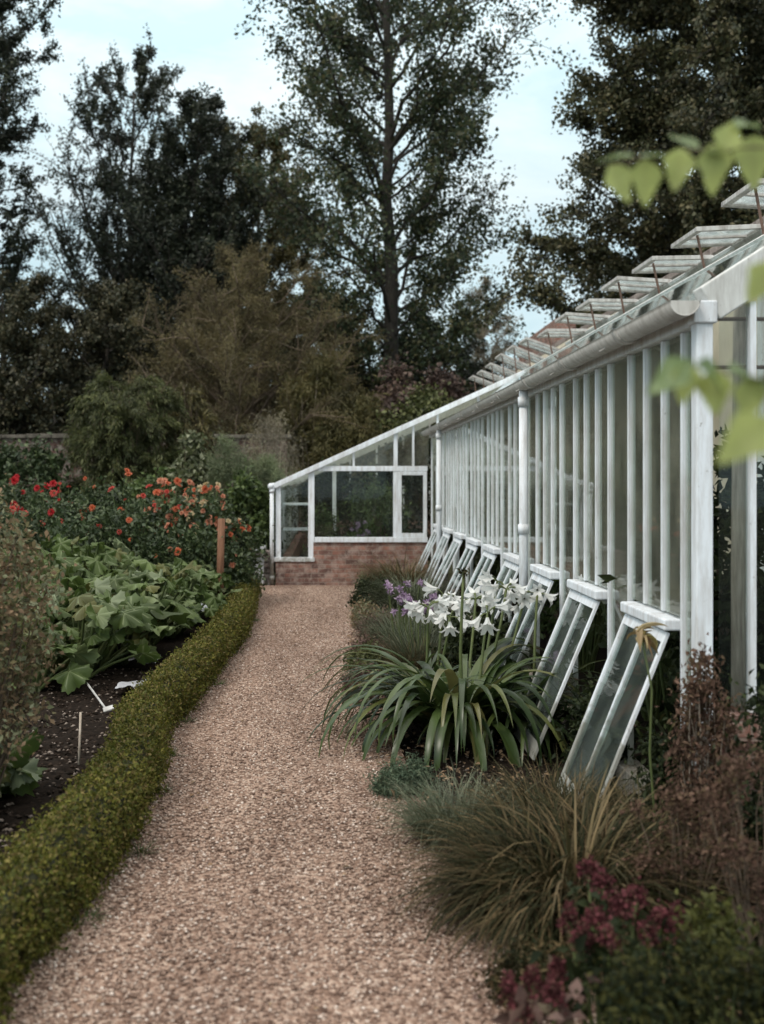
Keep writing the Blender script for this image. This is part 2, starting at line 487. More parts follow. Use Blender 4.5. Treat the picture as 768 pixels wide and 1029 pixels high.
def blades_geo(P, az, L, el, droop, W, segs=6, fold=.25, tip=.0):
    """curved tapering ribbons with a folded midrib (3 verts per ring)"""
    n = len(P)
    pos = P.copy()
    rows = []
    h = np.stack([np.cos(az), np.sin(az), np.zeros(n)], 1)
    s = np.stack([-np.sin(az), np.cos(az), np.zeros(n)], 1)
    for k in range(segs + 1):
        t = k / segs
        ang = el - droop * t ** 1.3
        w = W * (1 - t ** 2.2) * (.55 + .45 * min(1, t * 4)) + W * tip
        d = h * np.cos(ang)[:, None]; d[:, 2] += np.sin(ang)
        nn = -h * np.sin(ang)[:, None]; nn[:, 2] += np.cos(ang)
        rows.append(np.stack([pos - s * w[:, None] / 2 + nn * (w * fold)[:, None], pos, pos + s * w[:, None] / 2 + nn * (w * fold)[:, None]], 1))
        pos = pos + d * (L / segs)[:, None]
    V = np.stack(rows, 1)                       # n, segs+1, 3, 3
    V = V.reshape(-1, 3)
    base = np.arange(n)[:, None, None] * (segs + 1) * 3
    k = np.arange(segs)[None, :, None] * 3
    j = np.arange(2)[None, None, :]
    a = (base + k + j).ravel()
    Fc = np.stack([a, a + 1, a + 4, a + 3], 1)
    return V, Fc


# ------------------------------------------------------------------ naming helpers
def tag(o, label=None, cat=None, group=None, kind=None):
    if label: o['label'] = label
    if cat: o['category'] = cat
    if group: o['group'] = group
    if kind: o['kind'] = kind
    return o


def thing(name, loc, label, cat, group=None):
    o = bpy.data.objects.new(name, None)
    o.empty_display_size = .2
    o.location = loc
    col.objects.link(o)
    return tag(o, label, cat, group)


# ------------------------------------------------------------------ ground
def xe(y):      # path-side face of the box hedge
    return float(np.interp(y, [0, 2, 3.26, 4.0, 4.64, 5.6, 6.5, 7.36, 9, 10.7, 12.5, 14.6, 16], [-1.05, -1.0, -.93, -.86, -.82, -.85, -.97, -.92, -.86, -.81, -.86, -.95, -.98]))


def xr(y):      # planted edge of the right bed
    return float(np.interp(y, [-6, 2, 3.0, 3.6, 4.2, 5, 6, 8, 9.5, 11.5, 13, 14.5, 15.8, 16.4], [.75, .72, .74, .74, .54, .36, .30, .26, .20, .26, .36, .55, .95, 1.2]))


def sheet(name, left, right, ys, z, mat):
    V = []; Fc = []
    for y in ys:
        l, r = left(y), right(y)
        for k in range(9):
            x = l + (r - l) * k / 8
            V.append((x, y, z + .004 * mnoise.noise((x * 2.3, y * 2.3, z * 50))))
    for i in range(len(ys) - 1):
        for k in range(8):
            a = i * 9 + k
            Fc.append((a, a + 1, a + 10, a + 9))
    o = np_mesh(name, np.array(V), np.array(Fc), mat, None, True)
    return tag(o, kind='structure')


mb = MB(); mb.v = [Vector((-250, -60, -.02)), Vector((250, -60, -.02)), Vector((250, 400, -.02)), Vector((-250, 400, -.02))]; mb.f = [[0, 1, 2, 3]]
tag(mb.build('ground', M['turf']), kind='structure')
ys = [-6 + .25 * i for i in range(91)]
ysp = [y for y in ys if y <= 16.36] + [16.38]
sheet('path', lambda y: xe(y) - .05 if y < 15.3 else -4.2, lambda y: xr(y) + .12, ysp, .012, M['gravel'])
sheet('vegetable_bed_soil', lambda y: -9, lambda y: xe(y) - .06, [y for y in ys if y <= 15.25], .006, M['soil'])
V = []; Fc = []
nx, ny = 110, 190
for i in range(ny):
    y = 3.2 + i * .03
    for j in range(nx):
        x0_, x1_ = -3.2, xe(y) - .12
        x = x0_ + (x1_ - x0_) * j / (nx - 1)
        V.append((x, y, .012 + .018 * (1 + mnoise.noise((x * 3, y * 3, 0))) + .016 * mnoise.noise((x * 11, y * 11, 2)) + .009 * mnoise.noise((x * 30, y * 30, 4))))
for i in range(ny - 1):
    for j in range(nx - 1):
        a = i * nx + j
        Fc.append((a, a + 1, a + nx + 1, a + nx))
tag(np_mesh('tilled_soil', np.array(V), np.array(Fc), M['soil'], None, True), kind='structure')
sheet('border_soil', lambda y: xr(y) + .02, lambda y: 6.0, [y for y in ys if y <= 16.36], .002, M['soil'])


def stones(name, n, ylo, yhi, s0, s1, left, right, mat, z0=.012, power=1.0, label=None):
    y = ylo + (yhi - ylo) * rng.random(n) ** power
    u = rng.random(n)
    l = np.array([left(v) for v in y]); r = np.array([right(v) for v in y])
    x = l + (r - l) * u
    s = rng.uniform(s0, s1, n)
    base = np.array([(1, 0, 0), (0, 1, 0), (-1, 0, 0), (0, -1, 0), (0, 0, 1), (0, 0, -1)], float)
    J = base[None] * rng.uniform(.55, 1.1, (n, 6, 1)) + rng.normal(0, .12, (n, 6, 3))
    a = rng.uniform(0, 6.283, n)
    ca, sa = np.cos(a)[:, None], np.sin(a)[:, None]
    X = J[..., 0] * ca - J[..., 1] * sa; Y = J[..., 0] * sa + J[..., 1] * ca; Z = J[..., 2] * .62
    V = np.stack([X, Y, Z], 2) * (s / 2)[:, None, None]
    V += np.stack([x, y, np.full(n, z0) + s * .18], 1)[:, None, :]
    t = np.array([(0, 1, 4), (1, 2, 4), (2, 3, 4), (3, 0, 4), (1, 0, 5), (2, 1, 5), (3, 2, 5), (0, 3, 5)])
    Fc = (t[None] + np.arange(n)[:, None, None] * 6).reshape(-1, 3)
    o = np_mesh(name, V.reshape(-1, 3), Fc, mat, None, True)
    return tag(o, label, 'gravel' if label else None, kind='stuff')


stones('gravel_stones', 60000, 2.4, 16.2, .007, .023, lambda y: xe(y) - .02, lambda y: xr(y) + .1, M['pebble'], power=1.7,
       label='loose pinkish gravel stones covering the garden path')
tag(stones('soil_crumbs', 16000, 3.4, 9, .006, .04, lambda y: -3.6, lambda y: xe(y) - .25, M['clod'], .026, 1.4,
       'dark crumbly soil with small pale stones behind the hedge'), cat='soil')
tag(stones('border_crumbs', 9000, 2.4, 16, .008, .03, lambda y: xr(y) + .05, lambda y: 1.5, M['clod'], .006, 1.4,
       'dark crumbly soil under the border plants'), cat='soil')

n = 2600
yy = 2.4 + 13.5 * rng.random(n) ** 1.3
xx = np.array([xr(v) for v in yy]) + rng.random(n) ** 1.4 * .9 - .03
PP = np.stack([xx, yy, np.full(n, .02) + rng.random(n) * .02], 1)
DD = rnd_dir(n); DD[:, 2] *= .25
NN = rnd_dir(n) * .4; NN[:, 2] += 1
V, Fc = leaves_geo(PP, DD, NN, rng.uniform(.02, .06, n), rng.uniform(.01, .03, n))
tag(np_mesh('leaf_litter', V, Fc, M['litter']), 'dry brown fallen leaves scattered over the border soil', 'leaf litter', kind='stuff')

n = 260
yy = 2.6 + 13 * rng.random(n) ** 1.2
l_ = np.array([xe(v) for v in yy]); r_ = np.array([xr(v) for v in yy])
e_ = rng.random(n) ** 2.2 * .5
xx = np.where(rng.random(n) < .5, l_ + e_ * (r_ - l_), r_ - e_ * (r_ - l_))
PP = np.stack([xx, yy, np.full(n, .022)], 1)
DD = rnd_dir(n); DD[:, 2] *= .2
NN = rnd_dir(n) * .3; NN[:, 2] += 1
V, Fc = leaves_geo(PP, DD, NN, rng.uniform(.015, .045, n), rng.uniform(.008, .022, n))
tag(np_mesh('fallen_leaves', V, Fc, M['litter']), 'few dry fallen leaves lying on the gravel path', 'leaf litter', kind='stuff')

# ------------------------------------------------------------------ clipped box hedge
hedge = thing('box_hedge', (xe(9) - .17, 9, 0), 'low clipped box hedge with mossy green top edging the left of the gravel path', 'hedge')
V = []; Fc = []
hy = np.arange(1.2, 15.31, .05)
NS = 20
for i, y in enumerate(hy):
    c = xe(y) - .12
    wob = .03 * mnoise.noise((0, y * 1.4, 3)) + .018 * mnoise.noise((5, y * 4, 1))
    hgt = .285 + .035 * mnoise.noise((9, y * 1.1, 0)) + .02 * mnoise.noise((2, y * 3.3, 0))
    endf = min(1, (15.36 - y) / .25) ** .5
    for j in range(NS):
        t = 2 * math.pi * j / NS
        cx, sz = math.cos(t), math.sin(t)
        e = .72
        px = math.copysign(abs(cx) ** e, cx) * (.10 + wob * .6) * endf
        pz = math.copysign(abs(sz) ** e, sz) * hgt / 2 * endf
        k = 1 + .16 * mnoise.noise((px * 8, y * 8, pz * 8)) + .07 * mnoise.noise((px * 20, y * 20, pz * 20))
        V.append((c + px * k, y, max(.005, hgt / 2 * endf + pz * k)))
for i in range(len(hy) - 1):
    for j in range(NS):
        a = i * NS + j; b = i * NS + (j + 1) % NS
        Fc.append((a, b, b + NS, a + NS))
Vh = np.array(V); Fh = np.array(Fc)
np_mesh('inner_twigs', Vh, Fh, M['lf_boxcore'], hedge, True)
A = Vh[Fh[:, 0]]; B = Vh[Fh[:, 1]]; C = Vh[Fh[:, 2]]; Dq = Vh[Fh[:, 3]]
nrm = np.cross(B - A, Dq - A); area = np.linalg.norm(nrm, axis=1); nrm = unit(nrm)
cen = (A + B + C + Dq) / 4
ctr = np.array([[xe(y) - .12, y, .15] for y in cen[:, 1]])
flip = np.sum((cen - ctr) * nrm, 1) < 0; nrm[flip] *= -1
wgt = area * np.where(cen[:, 2] < .02, 0, 1) * np.interp(cen[:, 1], [1, 3, 6, 15], [.7, 1.5, 1.1, .45])
n = 125000
pick = rng.choice(len(cen), n, p=wgt / wgt.sum())
u, v = rng.random((n, 1)), rng.random((n, 1))
PP = A[pick] * (1 - u) * (1 - v) + B[pick] * u * (1 - v) + C[pick] * u * v + Dq[pick] * (1 - u) * v
clump = np.array([mnoise.noise(Vector(p) * 14) + .6 * mnoise.noise(Vector(p) * 35) for p in PP])
PP = PP + nrm[pick] * (.004 + .036 * clump + rng.random(n) ** 5 * .06)[:, None]
DD = nrm[pick] * .45 + rnd_dir(n) * .9; DD[:, 2] += .15
NN = rnd_dir(n) * .65 + nrm[pick] * .9
ls = np.interp(PP[:, 1], [3, 8, 15], [.017, .021, .025]) * rng.uniform(.7, 1.3, n)
V, Fc = leaves_geo(PP, DD, NN, ls, ls * .6)
np_mesh('foliage', V, Fc, M['lf_box'], hedge)


# ------------------------------------------------------------------ the long lean-to greenhouse
XW, Y0, Y1, SL = 1.50, 4.50, 16.36, .64
ZE = 2.28
XB = 4.40


def roof_z(x): return ZE + (x - XW) * SL


gh = thing('greenhouse', (XW, 10, 0), 'long white lean-to greenhouse with open roof vents and sashes propped out beside the path', 'greenhouse')
W = M['white']; G = M['glass']


def pane(x0, x1, y0, y1, z0, z1, mat=G, parent=gh):
    return MB().box(x0, x1, y0, y1, z0, z1).build('window_pane', mat, parent)


mb = MB().box(1.468, 1.536, 4.455, 4.525, 0, 2.262)
mb.box(1.455, 1.549, 4.442, 4.538, 2.18, 2.27)
mb.build('corner_post', W, gh, bevel=.006)
mb = MB().box(1.468, 1.545, 4.545, Y1, 2.178, 2.25)
mb.build('eaves_beam', W, gh, bevel=.005)
MB().box(1.45, 1.57, 4.545, Y1, 0, .13).build('plinth', M['grey_timber'], gh, bevel=.006)
cs = [5.14 + 1.24 * k for k in range(9)]
edges = [(4.54, False)]
for c in cs:
    edges += [(c - .42, True), (c - .14, False), (c + .14, False), (c + .42, True)]
edges.append((16.30, True))
for y, full in edges[1:]:
    wv = .004 * random.uniform(-1, 1)
    MB().box(1.489, 1.518, y - .011 + wv, y + .011 + wv, .132 if full else .966, 2.176).build('glazing_bar', W, gh, bevel=.004)
for i in range(len(edges) - 1):
    y0, y1 = edges[i][0] + .022, edges[i + 1][0] - .022
    ym = (y0 + y1) / 2
    inbay = any(abs(ym - c) < .43 for c in cs)
    pane(1.502, 1.506, y0, y1, .966 if inbay else .136, 2.172)
for c in cs:
    MB().box(1.435, 1.535, c - .36, c + .36, .905, .955).build('sill', W, gh, bevel=.008)
    # propped sash, hinged under the sill, foot swung out on to the bed
    jig = random.uniform(-.045, .045)
    top = Vector((1.462, c + .0, .895)); bot = Vector((1.075 + jig, c + .0, .035))
    d = (bot - top).normalized(); s = Vector((0, 1, 0)); nn = d.cross(s)
    L = (bot - top).length
    fr = MB(); hw = .34
    for q in (-1, 1):
        fr.hexa(top + d * L / 2 + s * q * (hw - .014), s * .014, nn * .008, d * L / 2)
    fr.hexa(top + d * .025, s * (hw - .0285), nn * .007, d * .025)
    fr.hexa(top + d * (L - .045), s * (hw - .0285), nn * .007, d * .045)
    fr.hexa(top + d * (L / 2 - .02), s * .006, nn * .006, d * (L / 2 - .0705))
    so = fr.build('sash', W, gh, bevel=.002)
    for q in (-1, 1):
        for a0, a1 in ((.052, .36), (.355, L - .092)):
            MB().hexa(top + d * (a0 + a1) / 2 + s * q * .159 + nn * (.0005 if a0 > .2 else .0046), s * .151, nn * .002, d * (a1 - a0) / 2).build('window_pane', M['sash_glass'], so)
    st = MB(); st.tube([top + d * .5 + nn * .03 + s * .31, Vector((1.5, c + .31, .35))], .006, 6)
    st.build('stay', M['rust'], so)

# gutter: half-round trough with joint collars
gx, gz, gr = 1.405, 2.262, .062
gm = MB()


def trough(mb, y0, y1, ro, ri):
    n = 12; b = len(mb.v)
    for y in (y0, y1):
        for r in (ro, ri):
            for j in range(n + 1):
                t = math.pi + math.pi * j / n
                mb.v.append(Vector((gx + math.cos(t) * r, y, gz + math.sin(t) * r)))
    m = n + 1
    for j in range(n):
        mb.f.append([b + j, b + j + 1, b + 2 * m + j + 1, b + 2 * m + j])
        mb.f.append([b + m + j + 1, b + m + j, b + 3 * m + j, b + 3 * m + j + 1])
        mb.f.append([b + j + 1, b + j, b + m + j, b + m + j + 1])
        mb.f.append([b + 2 * m + j, b + 2 * m + j + 1, b + 3 * m + j + 1, b + 3 * m + j])
    for j in (0, n):
        q = [b + j, b + m + j, b + 3 * m + j, b + 2 * m + j]
        mb.f.append(q if j == 0 else q[::-1])


trough(gm, 4.40, Y1 - .05, gr, gr - .005)
# stop end
b = len(gm.v)
for y in (4.40, 4.406):
    for j in range(13):
        t = math.pi + math.pi * j / 12
        gm.v.append(Vector((gx + math.cos(t) * .059, y + .001, gz + math.sin(t) * .059)))
gm.f.append([b + j for j in range(13)]); gm.f.append([b + 13 + j for j in reversed(range(13))])
gut = gm.build('gutter', M['gutter'], gh, True)
y = 5.25
while y < Y1 - .2:
    cm = MB(); trough(cm, y - .035, y + .035, gr + .008, gr + .001)
    cm.build('joint_collar', M['gutter'], gut, True)
    br = MB().bar((1.47, y + .3, 2.262), (1.345, y + .3, 2.195), .025, .006)
    br.build('bracket', M['gutter'], gut)
    y += 1.24
for y in (8.06, 14.27):
    dp = MB().tube([(gx, y, .02), (gx, y, gz - gr - .002)], .033, 16)
    dpo = dp.build('downpipe', W, gh, True)
    for z in (2.12, 1.2, .3):
        MB().tube([(gx, y, z - .035), (gx, y, z + .035)], .041, 16).build('pipe_collar', W, dpo, True)

# roof
def slope_box(mb, x0, x1, y0, y1, off, t, sl=SL, z0=ZE, xw=XW):
    d = Vector((1, 0, sl)).normalized(); nn = Vector((-sl, 0, 1)).normalized()
    a = Vector((x0, 0, z0 + (x0 - xw) * sl)); b = Vector((x1, 0, z0 + (x1 - xw) * sl))
    c = (a + b) / 2 + Vector((0, (y0 + y1) / 2, 0)) + nn * off
    mb.hexa(c, (b - a) / 2, Vector((0, (y1 - y0) / 2, 0)), nn * t / 2)
    return mb


VX0, VX1 = 2.93, 3.50
vents = [8.02 + 1.235 * k for k in range(-3, 7)]
ry = 4.62
while ry < Y1:
    slope_box(MB(), XW - .02, XB, ry - .018, ry + .018, -.03, .05).build('roof_bar', M['old_white'], gh)
    ry += .618
ry = 4.62
while ry < Y1 - .3:
    y1 = min(ry + .618, Y1)
    slope_box(MB(), XW - .03, VX0, ry + .003, y1 - .003, .0, .005).build('roof_pane', M['roof_glass'], gh)
    slope_box(MB(), VX1 + .03, XB - .04, ry + .003, y1 - .003, .0, .005).build('roof_pane', M['roof_glass'], gh)
    ry = y1
slope_box(MB(), VX1 - .03, VX1 + .02, 4.58, Y1, .012, .035).build('purlin', M['old_white'], gh, bevel=.004)
slope_box(MB(), VX0 - .06, VX0 - .01, 4.58, Y1, -.005, .04).build('purlin', M['old_white'], gh, bevel=.004)
# gaps between the vents are glazed too
prev = 4.62
for vc in vents + [17.2]:
    if min(vc - .36, Y1) - prev > .1:
        slope_box(MB(), VX0, VX1 - .03, prev + .01, min(vc - .36, Y1) - .01, .0, .005).build('roof_pane', M['roof_glass'], gh)
    prev = vc + .36


def roof_vent(yc, hinge, tip, parent, w=.34):
    h = Vector(hinge) + Vector((0, yc, 0)); t = Vector(tip) + Vector((0, yc, random.uniform(-.035, .03)))
    d = (h - t); L = d.length; d.normalize(); s = Vector((0, 1, 0)); nn = s.cross(d)
    if nn.z < 0: nn = -nn
    mb = MB()
    for q in (-1, 0, 1):
        mb.hexa(t + d * L / 2 + s * q * (w - .022), s * (.022 if q else .014), nn * .018, d * L / 2)
    mb.hexa(t + d * .025 + s * w / 2, s * (w / 2 - .019), nn * .017, d * .025)
    mb.hexa(t + d * .025 - s * w / 2, s * (w / 2 - .019), nn * .017, d * .025)
    mb.hexa(t + d * (L - .02) + s * w / 2, s * (w / 2 - .019), nn * .017, d * .02)
    mb.hexa(t + d * (L - .02) - s * w / 2, s * (w / 2 - .019), nn * .017, d * .02)
    v = mb.build('roof_vent', M['vent_paint'], parent, bevel=.003)
    for q in (-1, 1):
        MB().hexa(t + d * L / 2 + s * q * (w / 2 - .004), s * (w / 2 - .03), nn * .002, d * (L / 2 - .03)).build('window_pane', M['vent_glass'], v)
    return v, t


for vc in vents:
    v, t = roof_vent(vc, (VX1, 0, roof_z(VX1) + .03), (2.94, 0, 3.60), gh)
    MB().tube([t + Vector((.05, -.2, -.02)), (3.06, vc - .2, roof_z(3.06) - .05)], .011, 6).build('stay', M['rust'], v)

# back wall and its brick face above the roof
MB().box(XB, XB + .35, Y0 - .06, 26.2, 0, 4.14).build('back_wall', M['plaster'], gh)
bw = MB().box(XB + .003, XB + .38, 21.6, 25.9, 4.235, 4.70)
bw.build('wall_top', M['brick'], gh)
MB().box(XB - .01, XB + .42, Y0 - .12, 26.27, 4.145, 4.23).build('coping', M['rubble'], gh, bevel=.01)
MB().box(XB + .352, XB + .40, Y0 - .08, 26.2, 0, 4.14).build('outer_brick_face', M['brick'], gh)

# near gable end
slope_box(MB(), XW + .005, XB - .003, Y0 - .051, Y0 + .049, -.03, .15).build('gable_rafter', M['old_white'], gh, bevel=.006)
gx_list = [1.70, 2.16, 2.54, 2.92, 3.30, 3.68, 4.06]
for x in gx_list:
    MB().box(x - .012, x + .012, 4.465, 4.51, .62, roof_z(x) - .14).build('glazing_bar', W, gh)
xs = [1.548] + gx_list + [XB]
for a, b2 in zip(xs[:-1], xs[1:]):
    lo = 1.2
    mb = MB()
    x0, x1 = a + .022, b2 - .022
    q0, q1 = roof_z(x0) - .13, roof_z(x1) - .13
    k = len(mb.v)
    for y in (4.485, 4.489):
        mb.v += [Vector((x0, y, .64)), Vector((x1, y, .64)), Vector((x1, y, q1)), Vector((x0, y, q0))]
    mb.f += [[0, 1, 2, 3], [7, 6, 5, 4], [0, 4, 5, 1], [1, 5, 6, 2], [2, 6, 7, 3], [3, 7, 4, 0]]
    mb.build('window_pane', M['clear_glass'], gh)
MB().box(1.55, XB, 4.43, 4.53, 0, .615).build('gable_base', M['brick'], gh)
for z in (2.22, 2.02):
    MB().tube([(1.56, 4.62, z), (XB, 4.62, z)], .009, 6).build('tie_rod', M['rust'], gh)
MB().tube([(1.74, 4.72, 0), (1.73, 4.70, 1.2), (1.74, 4.71, 2.36)], [.036, .034, .03], 9).build('support_post', M['grey_timber'], gh, True)
for y in (7.6, 10.2, 12.8, 15.2):
    MB().box(2.93, 2.99, y - .03, y + .03, 0, roof_z(2.96) - .07).build('inner_post', W, gh, bevel=.004)
# planting bench along the inside of the front
for y in (13.2, 10.5):
    MB().box(1.62, 1.9, y - 1.1, y + 1.1, .86, .9).build('bench_top', M['grey_timber'], gh)

# ------------------------------------------------------------------ end wing facing the path
S2 = .453
ZE2 = 1.50
XL = -.80
YG, YE = 16.42, 26.0


def rz2(x): return ZE2 + (x - XL) * S2


gw = thing('greenhouse', (0, YG, 0), 'white glazed end wing with sloping roof on low red brick base closing the path', 'greenhouse')
# brick base: low under the narrow light, higher under the wide window
MB().box(-.79, -.235, YG, YG + .22, 0, .355).box(-.235, 1.45, YG, YG + .221, 0, .64).build('brick_base', M['brick'], gw)
MB().box(XL, XL + .2, YG + .225, YE, 0, .35).build('side_base', M['brick'], gw)


def frame(x0, x1, z0, z1, yf, name, t=.05, dep=.07, parent=gw):
    mb = MB()
    mb.box(x0, x0 + t, yf, yf + dep, z0, z1); mb.box(x1 - t, x1, yf, yf + dep, z0, z1)
    mb.box(x0 + t, x1 - t, yf + .002, yf + dep - .002, z0, z0 + t); mb.box(x0 + t, x1 - t, yf + .002, yf + dep - .002, z1 - t, z1)
    return mb.build(name, W, parent, bevel=.004)


yf = YG + .02
# narrow light at the left, its head cut to the roof slope
mb = MB()
x0, x1 = -.79, -.25
mb.box(x0, x0 + .075, yf, yf + .09, .36, rz2(x0 + .03) - .045)
mb.box(x1 - .06, x1 + .03, yf - .002, yf + .092, .36, rz2(x1) - .05)
mb.box(x0 - .03, x1 + .035, yf - .035, yf + .09, .356, .42)
nl = mb.build('window', W, gw, bevel=.004)


def quad_pane(pts, y, mat, parent, t=.004):
    m = MB(); k = len(pts)
    for yy in (y, y + t):
        m.v += [Vector((px, yy, pz)) for px, pz in pts]
    m.f += [list(range(k)), list(range(2 * k - 1, k - 1, -1))]
    for i in range(k):
        j = (i + 1) % k
        m.f.append([i, i + k, j + k, j])
    return m.build('window_pane', mat, parent)


quad_pane([(x0 + .076, .421), (x1 - .061, .421), (x1 - .061, rz2(x1 - .06) - .07), (x0 + .076, rz2(x0 + .07) - .07)], yf + .04, M['clear_glass'], nl)
# wide window: sill, head rail, mullions
mb = MB().box(-.215, 1.45, yf - .05, yf + .09, .642, .715)
mb.build('sill', W, gw, bevel=.006)
mb = MB().box(-.215, 1.45, yf - .012, yf + .085, 1.69, 1.765)
mb.build('head_rail', W, gw, bevel=.005)
mb = MB().box(.945, 1.01, yf - .006, yf + .088, .717, 1.688)
mb.build('mullion', W, gw, bevel=.004)
mb = MB().box(.95, 1.01, yf - .006, yf + .088, 1.767, rz2(.97) - .06)
mb.build('mullion', W, gw, bevel=.004)
cas = frame(1.012, 1.44, .72, 1.685, yf - .03, 'casement', .055)
MB().box(1.07, 1.384, yf + .0, yf + .004, .778, 1.627).build('window_pane', M['clear_glass'], cas)
MB().box(-.21, .94, yf + .04, yf + .044, .718, 1.687).build('window_pane', M['clear_glass'], gw)
for x in (.36, 1.24, 1.6, 2.2, 2.9):
    MB().box(x - .016, x + .016, yf, yf + .07, 1.768, rz2(x) - .06).build('glazing_bar', W, gw)
quad_pane([(-.2, 1.768), (.94, 1.768), (.94, rz2(.94) - .05), (-.2, rz2(-.2) - .05)], yf + .03, M['glass'], gw)
quad_pane([(1.02, 1.768), (1.47, 1.768), (1.47, rz2(1.47) - .05), (1.02, rz2(1.02) - .05)], yf + .03, M['glass'], gw)
quad_pane([(1.6, 2.4), (XB - .1, 3.7), (XB - .1, rz2(XB - .1) - .05), (1.6, rz2(1.6) - .05)], yf + .03, M['glass'], gw)
slope_box(MB(), XL - .06, XB, YG - .03, YG + .11, -.02, .075, S2, ZE2, XL).build('gable_rafter', W, gw, bevel=.005)
MB().box(XL - .055, XL + .02, YG + .112, YE, ZE2 - .1, ZE2 - .01).build('eaves_beam', W, gw)
dp = MB().tube([(-.845, YG - .02, .03), (-.845, YG - .02, 1.47)], .03, 14).build('downpipe', W, gw, True)
for z in (1.4, .12):
    MB().tube([(-.845, YG - .02, z - .03), (-.845, YG - .02, z + .03)], .038, 14).build('pipe_collar', W, dp, True)
gm = MB().tube([(-.86, YG - .06, 1.47), (-.86, YE, 1.47)], .045, 10)
gm.build('gutter', W, gw, True)
y = YG + .55
while y < YE:
    MB().box(XL + .02, XL + .07, y - .02, y + .02, .352, ZE2 - .102).build('glazing_bar', W, gw)
    slope_box(MB(), XL, XB - .02, y - .018, y + .018, -.04, .05, S2, ZE2, XL).build('roof_bar', M['old_white'], gw)
    slope_box(MB(), XL - .03, 3.1, y - .53, y + .1, -.008, .005, S2, ZE2, XL).build('roof_pane', M['roof_glass'], gw)
    MB().box(XL + .04, XL + .044, y - .5, y - .03, .355, ZE2 - .105).build('window_pane', M['clear_glass'], gw)
    y += .64
for vc in [17.9 + 1.3 * k for k in range(6)]:
    v, t = roof_vent(vc, (3.72, 0, rz2(3.72) + .03), (3.10, 0, 3.83), gw)
    MB().tube([t + Vector((.05, -.2, -.02)), (3.2, vc - .2, rz2(3.2) - .02)], .011, 6).build('stay', M['rust'], v)
    slope_box(MB(), 3.75, XB - .02, vc - .6, vc + .65, -.008, .005, S2, ZE2, XL).build('roof_pane', M['roof_glass'], gw)
# inside: shelves behind the narrow light, a white post
for z in (.80, 1.18):
    MB().box(-.70, -.27, YG + .35, YG + .75, z, z + .03).build('shelf', W, gw)
for x in (.08,):
    MB().box(x - .03, x + .03, YG + 1.2, YG + 1.28, 0, rz2(x) - .06).build('inner_post', W, gw, bevel=.004)
MB().box(-.1, 1.3, YG + .9, YG + 1.15, .62, .66).build('shelf', M['grey_timber'], gw)
# far end of the wing
MB().box(XL, XB, YE, YE + .2, 0, .6).build('brick_base', M['brick'], gw)
for i in range(8):
    x = XL + .05 + i * .62
    MB().box(x - .02, x + .02, YE + .02, YE + .08, .6, rz2(x) - .05).build('glazing_bar', W, gw)

# ------------------------------------------------------------------ garden wall and small hard things
wl = thing('garden_wall', (-7, 25, 0), 'old dark brick garden wall with pale lichened coping behind the dahlias', 'wall')
mb = MB()
V = []
MB().box(-22, -.95, 25, 25.35, 0, 2.5).build('brickwork', M['wall_brick'], wl)
cp = MB()
x = -22
while x < -.9:
    w = random.uniform(.5, .8)
    cp.box(x, min(x + w - .012, -.86), 24.93 + random.uniform(-.01, .01), 25.42, 2.502, 2.59 + random.uniform(-.012, .012)); x += w
cp.build('coping', M['coping'], wl, bevel=.012)

rb = MB()
for i in range(60):
    z = .05 + (i // 10) * .085; x = -1.42 + (i % 10) * .06 + random.uniform(-.02, .02)
    rb.hexa((x, 16.55 + random.uniform(-.04, .05), z), (random.uniform(.03, .05), random.uniform(-.008, .008), random.uniform(-.01, .01)), (0, .12, 0), (0, 0, random.uniform(.03, .045)))
tag(rb.build('rubble_wall', M['rubble'], None, bevel=.01), 'short low rubble wall left of the end wing downpipe', 'wall')
tag(MB().hexa((-1.03, 16.25, .56), (.1, 0, .01), (0, .16, 0), (0, 0, .03)).hexa((-1.03, 16.34, .28), (.07, 0, 0), (0, .06, 0), (0, 0, .24)).build('stone_slab', M['slab'], None, bevel=.008),
    'grey stone slab on a block beside the white downpipe', 'slab')

p = at(221, 579, 12.6)
st = MB().tube([(p.x, p.y, -.05), (p.x + .005, p.y, .6), (p.x + .02, p.y, 1.12)], [.042, .041, .04], 8)
tag(st.build('wooden_stake', M['timber'], None, True), 'brown wooden stake standing upright among the orange dahlias', 'stake')


def crumpled(name, c, sx, sy, mat, label, cat, seed, h=.05):
    n = 14; V = []; Fc = []
    for lay in (0, 1):
        for i in range(n + 1):
            for j in range(n + 1):
                x = (i / n - .5) * sx; y = (j / n - .5) * sy
                z = h + h * .9 * mnoise.noise((x * 7 + seed, y * 7, 1)) + .3 * h * mnoise.noise((x * 20, y * 20, seed))
                V.append((c[0] + x * (1 + .2 * mnoise.noise((y * 5, seed, 0))), c[1] + y * (1 + .2 * mnoise.noise((x * 5, 3, seed))), c[2] + z - lay * .004))
    m = (n + 1) ** 2
    for i in range(n):
        for j in range(n):
            a = i * (n + 1) + j
            Fc.append((a, a + n + 1, a + n + 2, a + 1)); Fc.append((m + a, m + a + 1, m + a + n + 2, m + a + n + 1))
    return tag(np_mesh(name, np.array(V), np.array(Fc), mat, None, True), label, cat)


